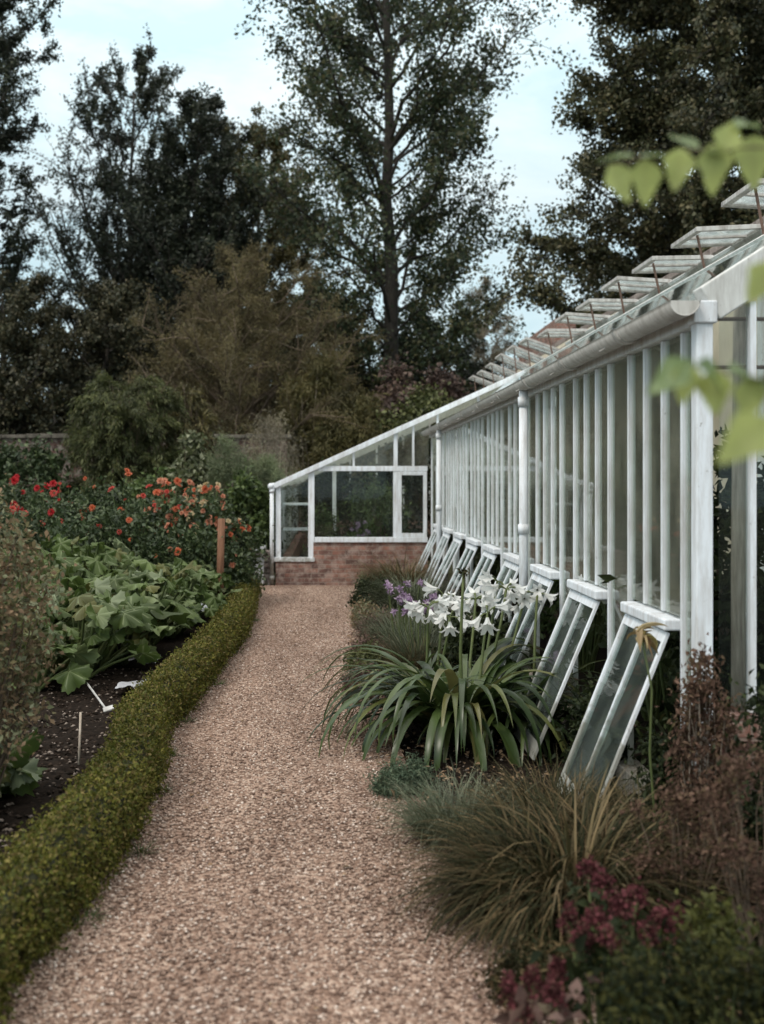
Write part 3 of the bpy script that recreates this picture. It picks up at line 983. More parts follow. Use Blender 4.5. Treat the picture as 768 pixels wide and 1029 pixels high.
crumpled('plastic_sheet', (-1.27, 11.3, .15), .3, .5, M['sheet'], 'pale crumpled plastic sheet beside the far part of the hedge', 'sheet', 3, .1)
crumpled('plastic_sheet', (-1.38, 8.0, .02), .26, .3, M['dull_sheet'], 'crumpled soiled grey sheet lying on soil behind the middle of the hedge', 'sheet', 8, .07)
crumpled('paper_label', (-1.5, 9.0, .06), .24, .24, M['dull_sheet'], 'pale scrap of sheet tucked under the squash leaves by the hedge', 'sheet', 15, .06)
a = at(84, 682, 8.0); b2 = at(108, 721, 7.35)
sk = thing('marker_stick', (b2.x, b2.y, 0), 'white marker stick leaning over in the bare soil with its tag at the foot', 'marker')
MB().tube([(a.x, a.y, a.z), (b2.x, b2.y, .03)], .0075, 8).build('rod', M['tag_plastic'], sk, True)
MB().hexa((b2.x + .01, b2.y - .02, .05), (.032, .012, .008), (-.008, .022, .008), (0, 0, .006)).build('tag', M['tag_plastic'], sk, bevel=.004)
a = at(81, 716, 5.95); b2 = at(79, 772, 5.95)
tag(MB().tube([(b2.x, b2.y, -.02), (a.x, a.y, a.z)], .006, 7).build('garden_cane', M['cane'], None, True), 'thin pale cane standing upright in the bare soil', 'cane')


# ------------------------------------------------------------------ plants: woody
def curve(p0, p1, sag, k=5, wob=.0):
    p0 = Vector(p0); p1 = Vector(p1); L = (p1 - p0).length
    out = []
    for i in range(k):
        t = i / (k - 1)
        q = p0.lerp(p1, t) + Vector((0, 0, sag * L * math.sin(math.pi * t)))
        if 0 < i < k - 1 and wob:
            q += Vector((random.uniform(-1, 1), random.uniform(-1, 1), random.uniform(-1, 1))) * wob * L
        out.append(q)
    return out


def tree(name, label, cat, base, H, profile, trunk_r, n_limb, n_sub, n_leaf, leaf, aspect, mat, bark, up=.6, sigma=.3, lean=0., group=None, droop=.2, seed=1, trunk_top=.88, twig_r=.012, sag=.06, inner=0.35, gap=.7):
    random.seed(seed)
    t = thing(name, base, label, cat, group)
    base = Vector(base)
    zs = [p[0] for p in profile]; rs = [p[1] for p in profile]
    mb = MB()
    k = 12
    tp = [base + Vector((lean * (i / (k - 1)) + random.uniform(-1, 1) * .02 * H * .25 * (i > 0), random.uniform(-1, 1) * .02 * H * .2 * (i > 0), H * trunk_top * i / (k - 1) - (.1 if i == 0 else 0))) for i in range(k)]
    tr = [trunk_r * (1.35 if i == 0 else 1) * (1 - .93 * i / (k - 1)) + .015 for i in range(k)]
    mb.tube(tp, tr, 9)

    def trunk_at(z):
        f = max(0, min(.999, z / (H * trunk_top))) * (k - 1); i = int(f)
        return tp[i].lerp(tp[i + 1], f - i), tr[i] + (tr[i + 1] - tr[i]) * (f - i)
    grid = np.linspace(zs[0], zs[-1], 60)
    wts = np.interp(grid, zs, rs); cum = np.cumsum(wts) / wts.sum()
    tips = []
    for i in range(n_limb):
        z = float(np.interp((i + random.random()) / n_limb, cum, grid))
        Rr = float(np.interp(z, zs, rs)) * random.uniform(.55, 1.08)
        az = i * 2.39996 + random.uniform(-.5, .5)
        z0 = max(zs[0] * .55, z - Rr * up * random.uniform(.8, 1.25))
        p0, r0 = trunk_at(z0)
        c, _ = trunk_at(z)
        p1 = Vector((c.x + math.cos(az) * Rr, c.y + math.sin(az) * Rr, base.z + z))
        pts = curve(p0, p1, sag * random.uniform(-1.2, 1.6), 6, .05)
        lr = min(r0 * .45, .012 + .010 * (p1 - p0).length)
        mb.tube(pts, [lr * (1 - .85 * q / 5) + twig_r * .6 for q in range(6)], 6, False)
        L = (p1 - p0).length
        for s in range(n_sub):
            f = random.uniform(inner, 1.0) * 4.99
            q = pts[int(f)].lerp(pts[int(f) + 1], f - int(f))
            dirv = (p1 - p0).normalized() * random.uniform(.2, 1) + Vector((random.gauss(0, .6), random.gauss(0, .6), random.gauss(.12 + .1 * up, .5)))
            dirv.normalize()
            e = q + dirv * L * random.uniform(.12, .36)
            sp = curve(q, e, .05, 4, .05)
            mb.tube(sp, [twig_r * (1.6 - .4 * w) for w in range(4)], 4, False)
            tips.append(sp)
    mb.build('trunk', bark, t, True)
    S = np.array([[tuple(v) for v in sp] for sp in tips])     # m,4,3
    idx = rng.integers(0, len(S), n_leaf)
    wt = rng.random(len(S)) ** gap + .12                      # some sprays are thin, some thick
    idx = rng.choice(len(S), n_leaf, p=wt / wt.sum())
    f = rng.random(n_leaf) ** .7 * 2.999
    i0 = f.astype(int)
    P = S[idx, i0] + (S[idx, i0 + 1] - S[idx, i0]) * (f - i0)[:, None]
    P = P + rng.normal(0, sigma, (n_leaf, 3)) * rng.uniform(.3, 1, (n_leaf, 1))
    P[:, 2] = np.maximum(P[:, 2], base.z + .05)
    leaf_cloud('crown', P, leaf, aspect, mat, t, droop)
    return t


def shrub(name, label, cat, base, ctr, rad, n_clump, n_leaf, leaf, aspect, mat, bark, sigma=.12, droop=.3, up=.5, seed=1, group=None, stem_r=.012, zmin=.02, part='foliage', spread=.25):
    """many stems from the ground to leaf clumps spread through an uneven ellipsoid"""
    random.seed(seed)
    t = thing(name, base, label, cat, group)
    base = Vector(base); ctr = Vector(ctr)
    mb = MB(); cl = []
    for i in range(n_clump):
        d = Vector((random.gauss(0, 1), random.gauss(0, 1), random.gauss(0, 1))).normalized()
        r = random.uniform(.45, 1.0) ** .6 * (1 + .25 * mnoise.noise(d * 2 + Vector((seed, 0, 0))))
        c = ctr + Vector((d.x * rad[0], d.y * rad[1], d.z * rad[2])) * r
        if c.z < base.z + zmin: c.z = base.z + zmin + random.random() * .1
        cl.append(tuple(c))
        b0 = base + Vector(((c.x - base.x) * spread, (c.y - base.y) * spread, 0))
        mb.tube(curve(b0, c, .05, 5, .03), [stem_r * (1 - .16 * q) for q in range(5)], 4, False)
    mb.build('stems', bark, t, True)
    Cn = np.array(cl)
    w = rng.random(len(Cn)) ** .6 + .2
    idx = rng.choice(len(Cn), n_leaf, p=w / w.sum())
    P = Cn[idx] + rng.normal(0, sigma, (n_leaf, 3)) * rng.uniform(.3, 1.1, (n_leaf, 1))
    P[:, 2] = np.maximum(P[:, 2], base.z + .01)
    leaf_cloud(part, P, leaf, aspect, mat, t, droop, up)
    return t


g_tr = 'trees behind the walled garden'
B = M['bark']
tree('poplar_tree', 'tall airy poplar with straight dark trunk standing in the middle of the sky', 'tree', (1.75, 34, 0), 23,
     [(4.0, 2.0), (6.5, 3.1), (10, 4.1), (13, 4.6), (16, 4.5), (19, 3.9), (22, 2.3), (23.5, .8)], .28, 66, 28, 72000, .12, .8, M['lf_poplar'], B, .75, .24, .1, g_tr, seed=52, twig_r=.008, trunk_top=.97, inner=.3, gap=1.9)
tree('ash_tree', 'slender upright tree with open feathery top at the left of the sky', 'tree', (-6.9, 38, 0), 16.8,
     [(5, 2.2), (8, 2.9), (11, 3.0), (14, 2.4), (16.4, 1.3)], .16, 80, 14, 62000, .12, .5, M['lf_dark'], B, 2.0, .09, .2, g_tr, droop=-.4, seed=5, twig_r=.009)
tree('dark_tree', 'dense dark tree with spiky top between the upright tree and the poplar', 'tree', (-4.4, 36, 0), 14.2,
     [(4, 2.2), (7, 2.7), (10, 2.5), (12.4, 1.7), (13.9, .8)], .2, 90, 14, 100000, .13, .45, M['lf_dark'], B, 1.6, .10, .1, g_tr, droop=-.4, seed=6, twig_r=.01)
tree('tall_tree', 'tall leafy tree cut off by the left edge of the picture', 'tree', (-10.9, 33, 0), 20,
     [(4, 1.8), (9, 2.5), (13, 2.6), (17, 2.5), (20, .8)], .22, 80, 14, 80000, .12, .55, M['lf_dark'], B, .8, .11, .1, g_tr, seed=8, twig_r=.01)
tree('olive_tree', 'dull olive tree partly hidden behind the brown willow', 'tree', (-2.7, 41, 0), 15.2,
     [(3, 2.0), (7, 2.9), (10, 2.8), (13, 2.1), (15, .9)], .16, 84, 14, 100000, .12, .6, M['lf_olive'], B, .9, .12, .1, g_tr, seed=9, twig_r=.01)
tree('broadleaf_tree', 'big dense dark broadleaf tree towering behind the greenhouse roof', 'tree', (9.9, 28, 0), 18.5,
     [(3, 4.4), (5, 5.3), (7.5, 4.8), (9, 4.0), (10.5, 3.4), (12, 3.5), (15, 3.3), (18, 1.5)], .36, 175, 16, 330000, .115, .7, M['lf_right'], B, .45, .18, .0, g_tr, seed=12, twig_r=.011)
tree('willow_tree', 'rounded brown twiggy willow bush growing above the garden wall', 'tree', (-2.35, 29, 0), 7.6,
     [(1.6, 2.5), (3.2, 3.1), (5, 2.9), (6.6, 2.0), (7.7, .7)], .16, 90, 14, 120000, .095, .2, M['lf_willow'], M['twig'], .9, .12, 0, g_tr, droop=.2, seed=14, twig_r=.012)
tree('woodland_tree', 'dark bushy tree behind the wall at the left edge', 'tree', (-9.1, 31, 0), 7.6,
     [(1.2, 2.2), (3, 2.6), (5.5, 2.2), (7.4, .8)], .18, 70, 12, 75000, .115, .55, M['lf_brownwood'], B, .7, .14, 0, g_tr, seed=15)
tree('woodland_tree', 'dark brownish tree behind the wall between left edge and willow', 'tree', (-6.4, 32, 0), 7.6,
     [(1.2, 2.2), (3, 2.5), (5.5, 2.1), (7.4, .7)], .18, 70, 12, 75000, .115, .5, M['lf_brownwood'], B, .7, .14, 0, g_tr, seed=16)
tree('birch_tree', 'small pale wispy tree against the bright sky left of the roof vents', 'tree', (6.4, 46, 0), 10.2,
     [(3, 1.6), (6, 1.9), (8.5, 1.4), (10, .5)], .12, 50, 12, 26000, .09, .6, M['lf_pale'], M['pale_twig'], 1.0, .14, 0, g_tr, seed=17)
tree('woodland_tree', 'dark green tree low behind the poplar trunk', 'tree', (3.4, 37, 0), 7.2,
     [(1.2, 2.4), (3, 2.7), (5.4, 1.9), (7, .6)], .18, 60, 12, 70000, .11, .6, M['lf_dark'], B, .7, .14, 0, g_tr, seed=18)
tree('woodland_tree', 'olive brown tree left of the poplar trunk behind the willow', 'tree', (-.1, 35, 0), 8.0,
     [(1.2, 2.2), (3, 2.4), (6, 1.9), (7.8, .7)], .18, 60, 12, 70000, .11, .5, M['lf_brownwood'], B, .8, .14, 0, g_tr, seed=19)

shrub('smoke_bush', 'dusky purple brown bush behind the sloping roof of the end wing', 'shrub', (2.0, 28.5, 0), (1.9, 28.5, 2.4), (1.5, 1.3, 2.0), 70, 26000, .13, .6, M['lf_purple'], M['twig'], .24, seed=21)
shrub('leafy_bush', 'green leafy bush rising behind the end wing beside the purple one', 'shrub', (2.5, 26.9, 0), (2.5, 26.9, 2.0), (1.35, .9, 1.75), 60, 26000, .12, .6, M['lf_weep'], M['twig'], .24, seed=22)
shrub('bamboo_clump', 'brown green bamboo like thicket left of the end wing roof', 'shrub', (-.35, 27.4, 0), (-.35, 27.4, 2.2), (1.0, .8, 2.2), 70, 26000, .16, .16, M['lf_olive'], M['pale_twig'], .22, droop=.5, seed=23, spread=.7)
shrub('bamboo_clump', 'green brown thicket of thin stems behind the low end wing eaves', 'shrub', (.6, 27.2, 0), (.6, 27.2, 1.9), (.9, .8, 1.9), 60, 24000, .15, .18, M['lf_olive'], M['twig'], .22, droop=.5, seed=24, spread=.7)

P = rng.random((90000, 3))
wx = (P[:, 0] - .5) * 90; wy = 58 + P[:, 1] * 5
hh = np.array([5.2 + 2.2 * mnoise.noise((x * .18, 0, 0)) + 1.2 * mnoise.noise((x * .6, 3, 0)) for x in wx])
PP = np.stack([wx, wy, P[:, 2] ** .8 * hh], 1)
o = leaf_cloud('distant_wood', PP, .5, .7, M['lf_brownwood'], None)
tag(o, 'distant dark belt of woodland behind all the trees', 'woodland', kind='stuff')

# shrubs inside the walled garden
def weeping(name, label, base, H, Rr, n, leaf, mat, seed):
    random.seed(seed)
    t = thing(name, base, label, 'shrub')
    bx, by, _ = base
    mb = MB(); SP = []
    for i in range(190):
        az = random.uniform(0, 6.283); rr = Rr * math.sqrt(random.random()) * .8
        z = H * (random.uniform(.25, 1.0)) * (1 - .35 * (rr / Rr) ** 2)
        c = Vector((bx + math.cos(az) * rr, by + math.sin(az) * rr, z))
        mb.tube(curve((bx, by, .0), c, .08, 5, .02), [.03, .022, .016, .011, .006], 4, False)
        for s in range(5):
            a2 = az + random.gauss(0, .8)
            e = c + Vector((math.cos(a2) * random.uniform(.15, .38) * Rr, math.sin(a2) * random.uniform(.15, .38) * Rr, random.uniform(-.12, .06) * H))
            sp = curve(c, e, .22, 5, .02)
            mb.tube(sp, .004, 3, False); SP.append([tuple(v) for v in sp])
    mb.build('stems', M['twig'], t)
    S = np.array(SP); idx = rng.integers(0, len(S), n); f = rng.random(n) * 3.999; i0 = f.astype(int)
    P = S[idx, i0] + (S[idx, i0 + 1] - S[idx, i0]) * (f - i0)[:, None] + rng.normal(0, .035, (n, 3))
    D = (S[idx, i0 + 1] - S[idx, i0]); D = unit(D) + rnd_dir(n) * .7; D[:, 2] -= .5
    NN = rnd_dir(n); NN[:, 2] += .7
    L = leaf * rng.uniform(.6, 1.3, n)
    V, Fc = leaves_geo(P, D, NN, L, L * .22)
    np_mesh('foliage', V, Fc, mat, t)
    return t


weeping('weeping_shrub', 'large rounded dark green weeping shrub in front of the brick wall', (-3.62, 20, 0), 3.5, 1.06, 95000, .085, M['lf_weep'], 31)
weeping('weeping_shrub', 'smaller olive weeping shrub right of the big dark weeping one', (-2.65, 20.6, 0), 3.3, .6, 15000, .11, M['lf_olive'], 32)
shrub('climbing_plant', 'tall narrow cone of climbing plant with pale leaves above the dahlias', 'climber', (-2.1, 17, 0), (-2.1, 17, 1.35), (.2, .2, 1.0), 80, 3000, .10, .6, M['lf_vine'], M['twig'], .06, seed=33, spread=.6)
shrub('asparagus_fern', 'feathery grey green asparagus bush left of the end wing', 'shrub', (-1.75, 19, 0), (-1.75, 19, 1.15), (.55, .5, 1.05), 70, 26000, .07, .14, M['lf_feather'], M['stem'], .13, seed=34, spread=.5)
shrub('asparagus_fern', 'feathery grey green bush touching the eaves of the end wing', 'shrub', (-1.08, 19.2, 0), (-1.08, 19.2, 1.05), (.42, .5, 1.0), 50, 18000, .07, .14, M['lf_feather'], M['stem'], .13, seed=35, spread=.5)
shrub('twiggy_shrub', 'bare beige twiggy shrub in front of the end of the brick wall', 'shrub', (-1.2, 22, 0), (-1.1, 22, 1.7), (.5, .4, 1.3), 110, 6000, .07, .2, M['lf_pale'], M['pale_twig'], .14, seed=36, stem_r=.011)
shrub('leafy_shrub', 'bright green leafy shrub beside the corner of the end wing', 'shrub', (-1.25, 17.3, 0), (-1.25, 17.3, .85), (.42, .4, .75), 50, 6500, .09, .65, M['lf_green'], M['stem'], .1, seed=37)
shrub('leafy_shrub', 'dark green shrub low in front of the brick wall at the left edge', 'shrub', (-5.6, 19.5, 0), (-5.6, 19.5, 1.05), (1.1, .6, 1.05), 70, 12000, .1, .6, M['lf_dahlia'], M['stem'], .14, seed=38)
shrub('leafy_shrub', 'green bush between the dark weeping shrub and the climbing cone', 'shrub', (-2.75, 17.5, 0), (-2.75, 17.5, .85), (.6, .5, .85), 50, 7000, .1, .5, M['lf_green'], M['stem'], .12, seed=39)


# ------------------------------------------------------------------ dahlias
def bloom_mesh(name, mat, r=.06):
    V = []; Fc = []
    for ring, (k, tilt, rr) in enumerate(((12, .15, 1.0), (11, .55, .86), (9, .95, .66), (6, 1.25, .42))):
        for i in range(k):
            a = 2 * math.pi * (i + .5 * ring) / k + random.uniform(-.1, .1)
            d = np.array([math.cos(a) * math.cos(tilt), math.sin(a) * math.cos(tilt), math.sin(tilt)])
            s = np.array([-math.sin(a), math.cos(a), 0]); u = np.cross(d, s)
            b = len(V); L = r * rr * random.uniform(.9, 1.1)
            V += [d * L * .1, d * L * .6 + s * L * .26 - u * L * .12, d * L, d * L * .6 - s * L * .26 - u * L * .12]
            Fc += [(b, b + 1, b + 2), (b, b + 2, b + 3)]
    me = bpy.data.meshes.new(name)
    me.from_pydata([tuple(v) for v in V], [], Fc)
    me.materials.append(mat)
    return me


BL = {k: bloom_mesh('bloom', M['petal_' + k]) for k in ('red', 'scarlet', 'orange', 'peach', 'cream')}


def dahlia(label, px, d, topy, halfpx, kinds, n_bloom, seed, size=1.0, leafn=4200):
    random.seed(seed)
    x = (px - 331) / F * d; H = EYE - (topy - 483) / F * d; r = halfpx / F * d
    t = thing('dahlia_plant', (x, d, 0), label, 'dahlia', 'dahlias in the flower border')
    mb = MB(); cl = []
    for i in range(46):
        a = random.uniform(0, 6.283); q = math.sqrt(random.random())
        z = H * random.uniform(.3, .84)
        c = Vector((x + math.cos(a) * r * q, d + math.sin(a) * min(r, .5) * q, z)); cl.append(tuple(c))
        mb.tube(curve((x + math.cos(a) * .1 * q, d + math.sin(a) * .1, 0), c, .02, 4, .02), [.009, .008, .006, .004], 4, False)
    heads = []
    for i in range(n_bloom):
        a = random.uniform(0, 6.283); q = random.uniform(.1, 1)
        low = random.random() < .45
        z = H * (random.uniform(.62, .86) if low else random.uniform(.86, 1.06))
        if low: a = -math.pi / 2 + random.gauss(0, .9); q = 1.1
        c = Vector((x + math.cos(a) * r * q, d + math.sin(a) * min(r, .5) * q, z)); heads.append((c, a))
        mb.tube(curve((x + math.cos(a) * r * q * .5, d + math.sin(a) * .2, z * .5), c, .02, 4, .02), [.006, .005, .004, .0035], 4, False)
    mb.build('stems', M['stem'], t)
    Cn = np.array(cl); n = leafn
    P = Cn[rng.integers(0, len(Cn), n)] + rng.normal(0, .11, (n, 3))
    P[:, 2] = np.maximum(P[:, 2], .02)
    leaf_cloud('foliage', P, .068, .55, M['lf_dahlia'], t, .3, .7)
    for c, a in heads:
        o = bpy.data.objects.new('bloom', BL[random.choice(kinds)])
        out = Vector((math.cos(a) * .6, math.sin(a) * .6 - .75, .55)) + Vector((random.gauss(0, .3), random.gauss(0, .3), random.gauss(0, .2)))
        s = size * random.choice((.45, .6, .7, .8, 1.0, 1.05))
        m = Matrix.Translation(c - Vector(t.location)) @ out.to_track_quat('Z', 'Y').to_matrix().to_4x4() @ Matrix.Scale(s, 4)
        col.objects.link(o); o.parent = t; o.matrix_local = m
    return t


dahlia('dahlia with deep red blooms at the left edge against the brick wall', 22, 14.6, 478, 26, ['red'], 10, 41, 1.15)
dahlia('dahlia with coral red blooms right of the deep red ones', 62, 14.0, 492, 34, ['scarlet', 'scarlet', 'red'], 18, 42, .85)
dahlia('dahlia with a few large orange blooms in front of the dark weeping shrub', 104, 14.2, 478, 28, ['orange'], 8, 43, 1.2)
dahlia('leafy dahlia with sparse orange red blooms left of the peach ones', 128, 13.2, 498, 34, ['orange', 'scarlet'], 7, 44, .95, 4200)
dahlia('dahlia thick with small orange and peach blooms below the climbing cone', 168, 13.8, 490, 30, ['peach', 'orange', 'peach', 'scarlet'], 64, 45, .85)
dahlia('dahlia with peach and cream blooms behind the wooden stake', 205, 13.6, 492, 30, ['peach', 'orange', 'cream', 'peach'], 56, 46, .85)
dahlia('low dahlia with pale peach blooms right of the wooden stake', 236, 14.2, 526, 18, ['peach', 'cream', 'orange'], 20, 47, .85)
dahlia('dahlia with faded pink red blooms low at the left edge', 8, 12.9, 512, 40, ['scarlet', 'peach'], 8, 48, 1.0, 4200)
dahlia('green dahlia with hardly any blooms below the orange ones', 82, 12.9, 518, 40, ['scarlet', 'orange'], 4, 49, .9, 4400)
dahlia('leafy dahlia just left of the stake above the squash patch', 180, 12.9, 530, 34, ['orange', 'peach'], 5, 50, .9, 4200)
dahlia('dark leafy dahlia between the stake and the hedge end', 226, 13.4, 552, 20, ['peach'], 3, 51, .8, 3800)


# ------------------------------------------------------------------ squash plants
def lobed_leaf(r, seed, cup=.25):
    """one big lobed leaf lying in XY, petiole at the origin, tip towards +X"""
    n = 40; rings = 4
    V = [(0, 0, 0)]; vein = [1.0]; Fc = []
    for q in range(1, rings + 1):
        f = q / rings
        for i in range(n):
            a = -math.pi + 2 * math.pi * i / n
            lobe = .60 + .40 * abs(math.cos(2.5 * a)) ** .9
            lobe *= (1 - .55 * max(0, (abs(a) - 2.45) / .7))
            tooth = 1 + (.09 if i % 2 else -.07) * (f > .99)
            rr = r * f * (lobe * tooth if f > .5 else .5 * lobe + .45)
            ax = abs(math.cos(2.5 * a))
            z = -cup * r * (f ** 2) * (.6 + .5 * (1 - ax)) + .16 * r * math.sin(3 * a + seed) * f * f - .10 * r * (1 - ax) * f + .05 * r * math.sin(9 * a + seed) * f ** 3
            V.append((rr * math.cos(a) + .18 * r * f, rr * math.sin(a), z)); vein.append(1.0 if ax > .97 and f < .95 else .0)
    for i in range(n):
        j = (i + 1) % n
        Fc.append((0, 1 + i, 1 + j, 1 + j))
        for q in range(rings - 1):
            a = 1 + q * n
            Fc.append((a + i, a + n + i, a + n + j, a + j))
    return np.array(V), Fc, vein


def squash(label, x, y, nl, h, spread, r0, seed, group=None, extra=()):
    random.seed(seed)
    t = thing('squash_plant', (x, y, 0), label, 'squash plant', group)
    mb = MB(); VV = []; FF = []; AT = []; off = 0
    specs = []
    for i in range(nl):
        az = i * 2.4 + random.uniform(-.4, .4); q = spread * math.sqrt((i + .6) / nl) * random.uniform(.7, 1.1)
        specs.append((x + math.cos(az) * q, y + math.sin(az) * q, h * random.uniform(.5, 1.12) * (1 - .35 * (q / spread) ** 2), az, r0 * random.uniform(.55, 1.3), random.uniform(-.3, 1.2)))
    specs += list(extra)
    for (lx, ly, lz, az, r, tilt) in specs:
        V, Fc, vein = lobed_leaf(r, random.uniform(0, 6), random.uniform(.12, .45))
        m = Matrix.Translation((lx, ly, lz)) @ Matrix.Rotation(az, 4, 'Z') @ Matrix.Rotation(tilt, 4, 'Y') @ Matrix.Rotation(random.gauss(0, .6), 4, 'X')
        mm = np.array(m)
        VV.append(V @ mm[:3, :3].T + mm[:3, 3]); FF += [tuple(k + off for k in f[:3]) if f[2] == f[3] else tuple(k + off for k in f) for f in Fc]
        off += len(V); AT += vein
        mb.tube(curve((x + (lx - x) * .12, y + (ly - y) * .12, .02), (lx, ly, lz), .06, 5, .01), [.013, .012, .011, .010, .008], 6, False)
    me = bpy.data.meshes.new('foliage')
    me.from_pydata([tuple(v) for v in np.concatenate(VV)], [], FF)
    me.polygons.foreach_set('use_smooth', [True] * len(me.polygons))
    a = me.attributes.new('vein', 'FLOAT', 'POINT'); a.data.foreach_set('value', AT)
    me.materials.append(M['lf_squash'])
    o = bpy.data.objects.new('foliage', me); link(o, t)
    mb.build('stalks', M['stem'], t, True)
    return t


random.seed(5)
gsq = 'squash plants filling the patch behind the hedge'
spots = []
for yy in (8.45, 9.05, 9.7, 10.35, 11.0, 11.65, 12.3):
    for xx in (-4.0, -3.5, -3.0, -2.5, -2.0, -1.6):
        if xx < -.296 * yy - .5: continue
        if xx > -1.8 and yy < 9.6: continue
        spots.append((xx + random.uniform(-.15, .15), yy + random.uniform(-.15, .15)))
for i, (xx, yy) in enumerate(spots):
    squash('big leafed green squash plant in the thick of the patch behind the hedge', xx, yy, 36, random.uniform(.6, .86) + (.1 if xx < -2.4 else -.07), .52, .112, 100 + i, gsq)
squash('squash plant at the front of the patch above the leaning marker stick', -2.15, 8.1, 30, .5, .42, .12, 171)
squash('squash plant at the front left of the patch edging the bare soil', -2.7, 8.0, 30, .55, .45, .12, 172)
squash('squash plant with large pale leaves reaching over the hedge', -1.75, 9.3, 12, .5, .36, .14, 173,
       extra=[(-1.42, 9.35, .46, .5, .26, .35), (-1.62, 9.1, .52, -.5, .25, .6), (-1.35, 9.7, .5, 1.0, .22, .3)])
squash('low dark squash plant at the far end of the patch by the stake', -1.55, 12.2, 28, .45, .42, .115, 174)
squash('low young squash plant on the bare soil near the left edge', -1.62, 5.3, 7, .26, .22, .17, 175)
squash('squash plant with upright leaves behind the far pale sheet', -1.55, 10.9, 26, .45, .36, .11, 176)

# blurred browning bush at the left edge
shrub('browning_shrub', 'browning shrub with dry seed heads at the left edge of the bed', 'shrub', (-1.62, 4.9, 0), (-1.62, 4.9, .85), (.36, .34, .64), 130, 12000, .032, .55, M['lf_brownbush'], M['twig'], .07, seed=61, stem_r=.007)


# ------------------------------------------------------------------ right border
def blades(name, P, az, L, el, droop, Wd, mat, parent, segs=6, fold=.25):
    V, Fc = blades_geo(P, az, L, el, droop, Wd, segs, fold)
    return np_mesh(name, V, Fc, mat, parent, True)


def grass(label, x, y, n, L, w, spread, mat, el=(1.0, 1.5), droop=(.8, 2.0), name='grass_clump', cat='grass', plumes=None, seed=1):
    t = thing(name, (x, y, 0), label, cat)
    a = rng.uniform(0, 6.283, n); q = np.sqrt(rng.random(n)) * spread
    P = np.stack([x + np.cos(a) * q, y + np.sin(a) * q, np.zeros(n)], 1)
    az = a + rng.normal(0, 1.0, n)
    blades('blades', P, az, L * rng.uniform(.55, 1.1, n), rng.uniform(el[0], el[1], n) - .25 * q / spread, rng.uniform(droop[0], droop[1], n), w * rng.uniform(.6, 1.2, n), mat, t, 7)
    if plumes:
        m = plumes
        a = rng.uniform(0, 6.283, m); q = rng.random(m) * spread
        P = np.stack([x + np.cos(a) * q, y + np.sin(a) * q, np.zeros(m)], 1)
        blades('dry_blades', P, a, L * rng.uniform(.8, 1.2, m), rng.uniform(.7, 1.45, m), rng.uniform(.8, 2.9, m), w * rng.uniform(.8, 1.7, m), M['lf_reed'], t, 7)
    return t


grass('dense tufted dark grass clump with straw tips beside the path edge', .88, 3.98, 3300, .58, .0085, .27, M['lf_grass'], (.7, 1.5), (1.2, 3.2), plumes=150)
grass('brownish grass clump at the foot of the second leaning sash', .98, 4.7, 1500, .42, .006, .22, M['lf_grass'], plumes=150)
grass('grey green soft grass clump on the path edge left of the dark one', .56, 4.75, 1300, .36, .005, .17, M['lf_greygrass'])
grass('dry straw coloured grass under the nearest leaning sash', 1.22, 4.35, 1300, .42, .006, .2, M['lf_reed'], plumes=100)
grass('tall thin dry grass against the brick base of the end wing', .95, 14.4, 1100, .85, .010, .24, M['lf_reed'])
grass('tall thin grass next to the farthest leaning sashes', .95, 12.9, 900, .7, .009, .22, M['lf_greygrass'])
grass('fine grassy tuft behind the white lilies', .78, 10.4, 900, .55, .008, .22, M['lf_greygrass'])
grass('fine straw tuft behind the strap leaved lilies', .62, 8.8, 800, .42, .007, .18, M['lf_reed'])

shrub('lavender_mound', 'small blue green cushion plant on the path edge below the strap leaves', 'cushion plant', (.36, 5.5, 0), (.36, 5.5, .06), (.15, .14, .1), 70, 5200, .026, .25, M['lf_silver'], M['twig'], .03, seed=71, stem_r=.003)
shrub('lavender_mound', 'dark green rounded bush at the far path edge before the brick base', 'shrub', (.55, 13.2, 0), (.55, 13.2, .18), (.26, .26, .2), 60, 6000, .045, .4, M['lf_deep'], M['twig'], .05, seed=72, stem_r=.005)
shrub('cushion_plant', 'brown mauve cushion plant at the path edge beside the lilies', 'cushion plant', (.40, 9.5, 0), (.40, 9.5, .08), (.2, .18, .12), 50, 3600, .035, .4, M['lf_mauve'], M['twig'], .04, seed=73, stem_r=.004)
shrub('cushion_plant', 'grey mauve flowering tuft at the path edge before the far bush', 'cushion plant', (.48, 10.6, 0), (.48, 10.6, .13), (.2, .2, .17), 60, 3600, .035, .4, M['lf_mauve'], M['stem'], .05, seed=74, stem_r=.004)
shrub('cushion_plant', 'reddish brown low plant at the path edge under the strap leaves', 'cushion plant', (.26, 7.9, 0), (.26, 7.9, .08), (.16, .3, .12), 50, 3600, .03, .4, M['lf_mauve'], M['twig'], .04, seed=75, stem_r=.004)
shrub('cushion_plant', 'olive green tuft at the path edge between the mauve cushion and the lilac flowers', 'cushion plant', (.34, 8.8, 0), (.34, 8.8, .1), (.17, .2, .13), 50, 3600, .035, .4, M['lf_weep'], M['twig'], .04, seed=171, stem_r=.004)
shrub('cushion_plant', 'dry straw brown tuft spilling on the gravel near the far bush', 'cushion plant', (.42, 11.7, 0), (.42, 11.7, .1), (.2, .25, .15), 50, 3600, .04, .3, M['lf_brownbush'], M['twig'], .05, seed=172, stem_r=.004)
shrub('cushion_plant', 'grey green tuft behind the far rounded bush by the brick base', 'cushion plant', (.62, 14.6, 0), (.62, 14.6, .15), (.25, .3, .2), 50, 3600, .045, .3, M['lf_feather'], M['twig'], .05, seed=173, stem_r=.004)
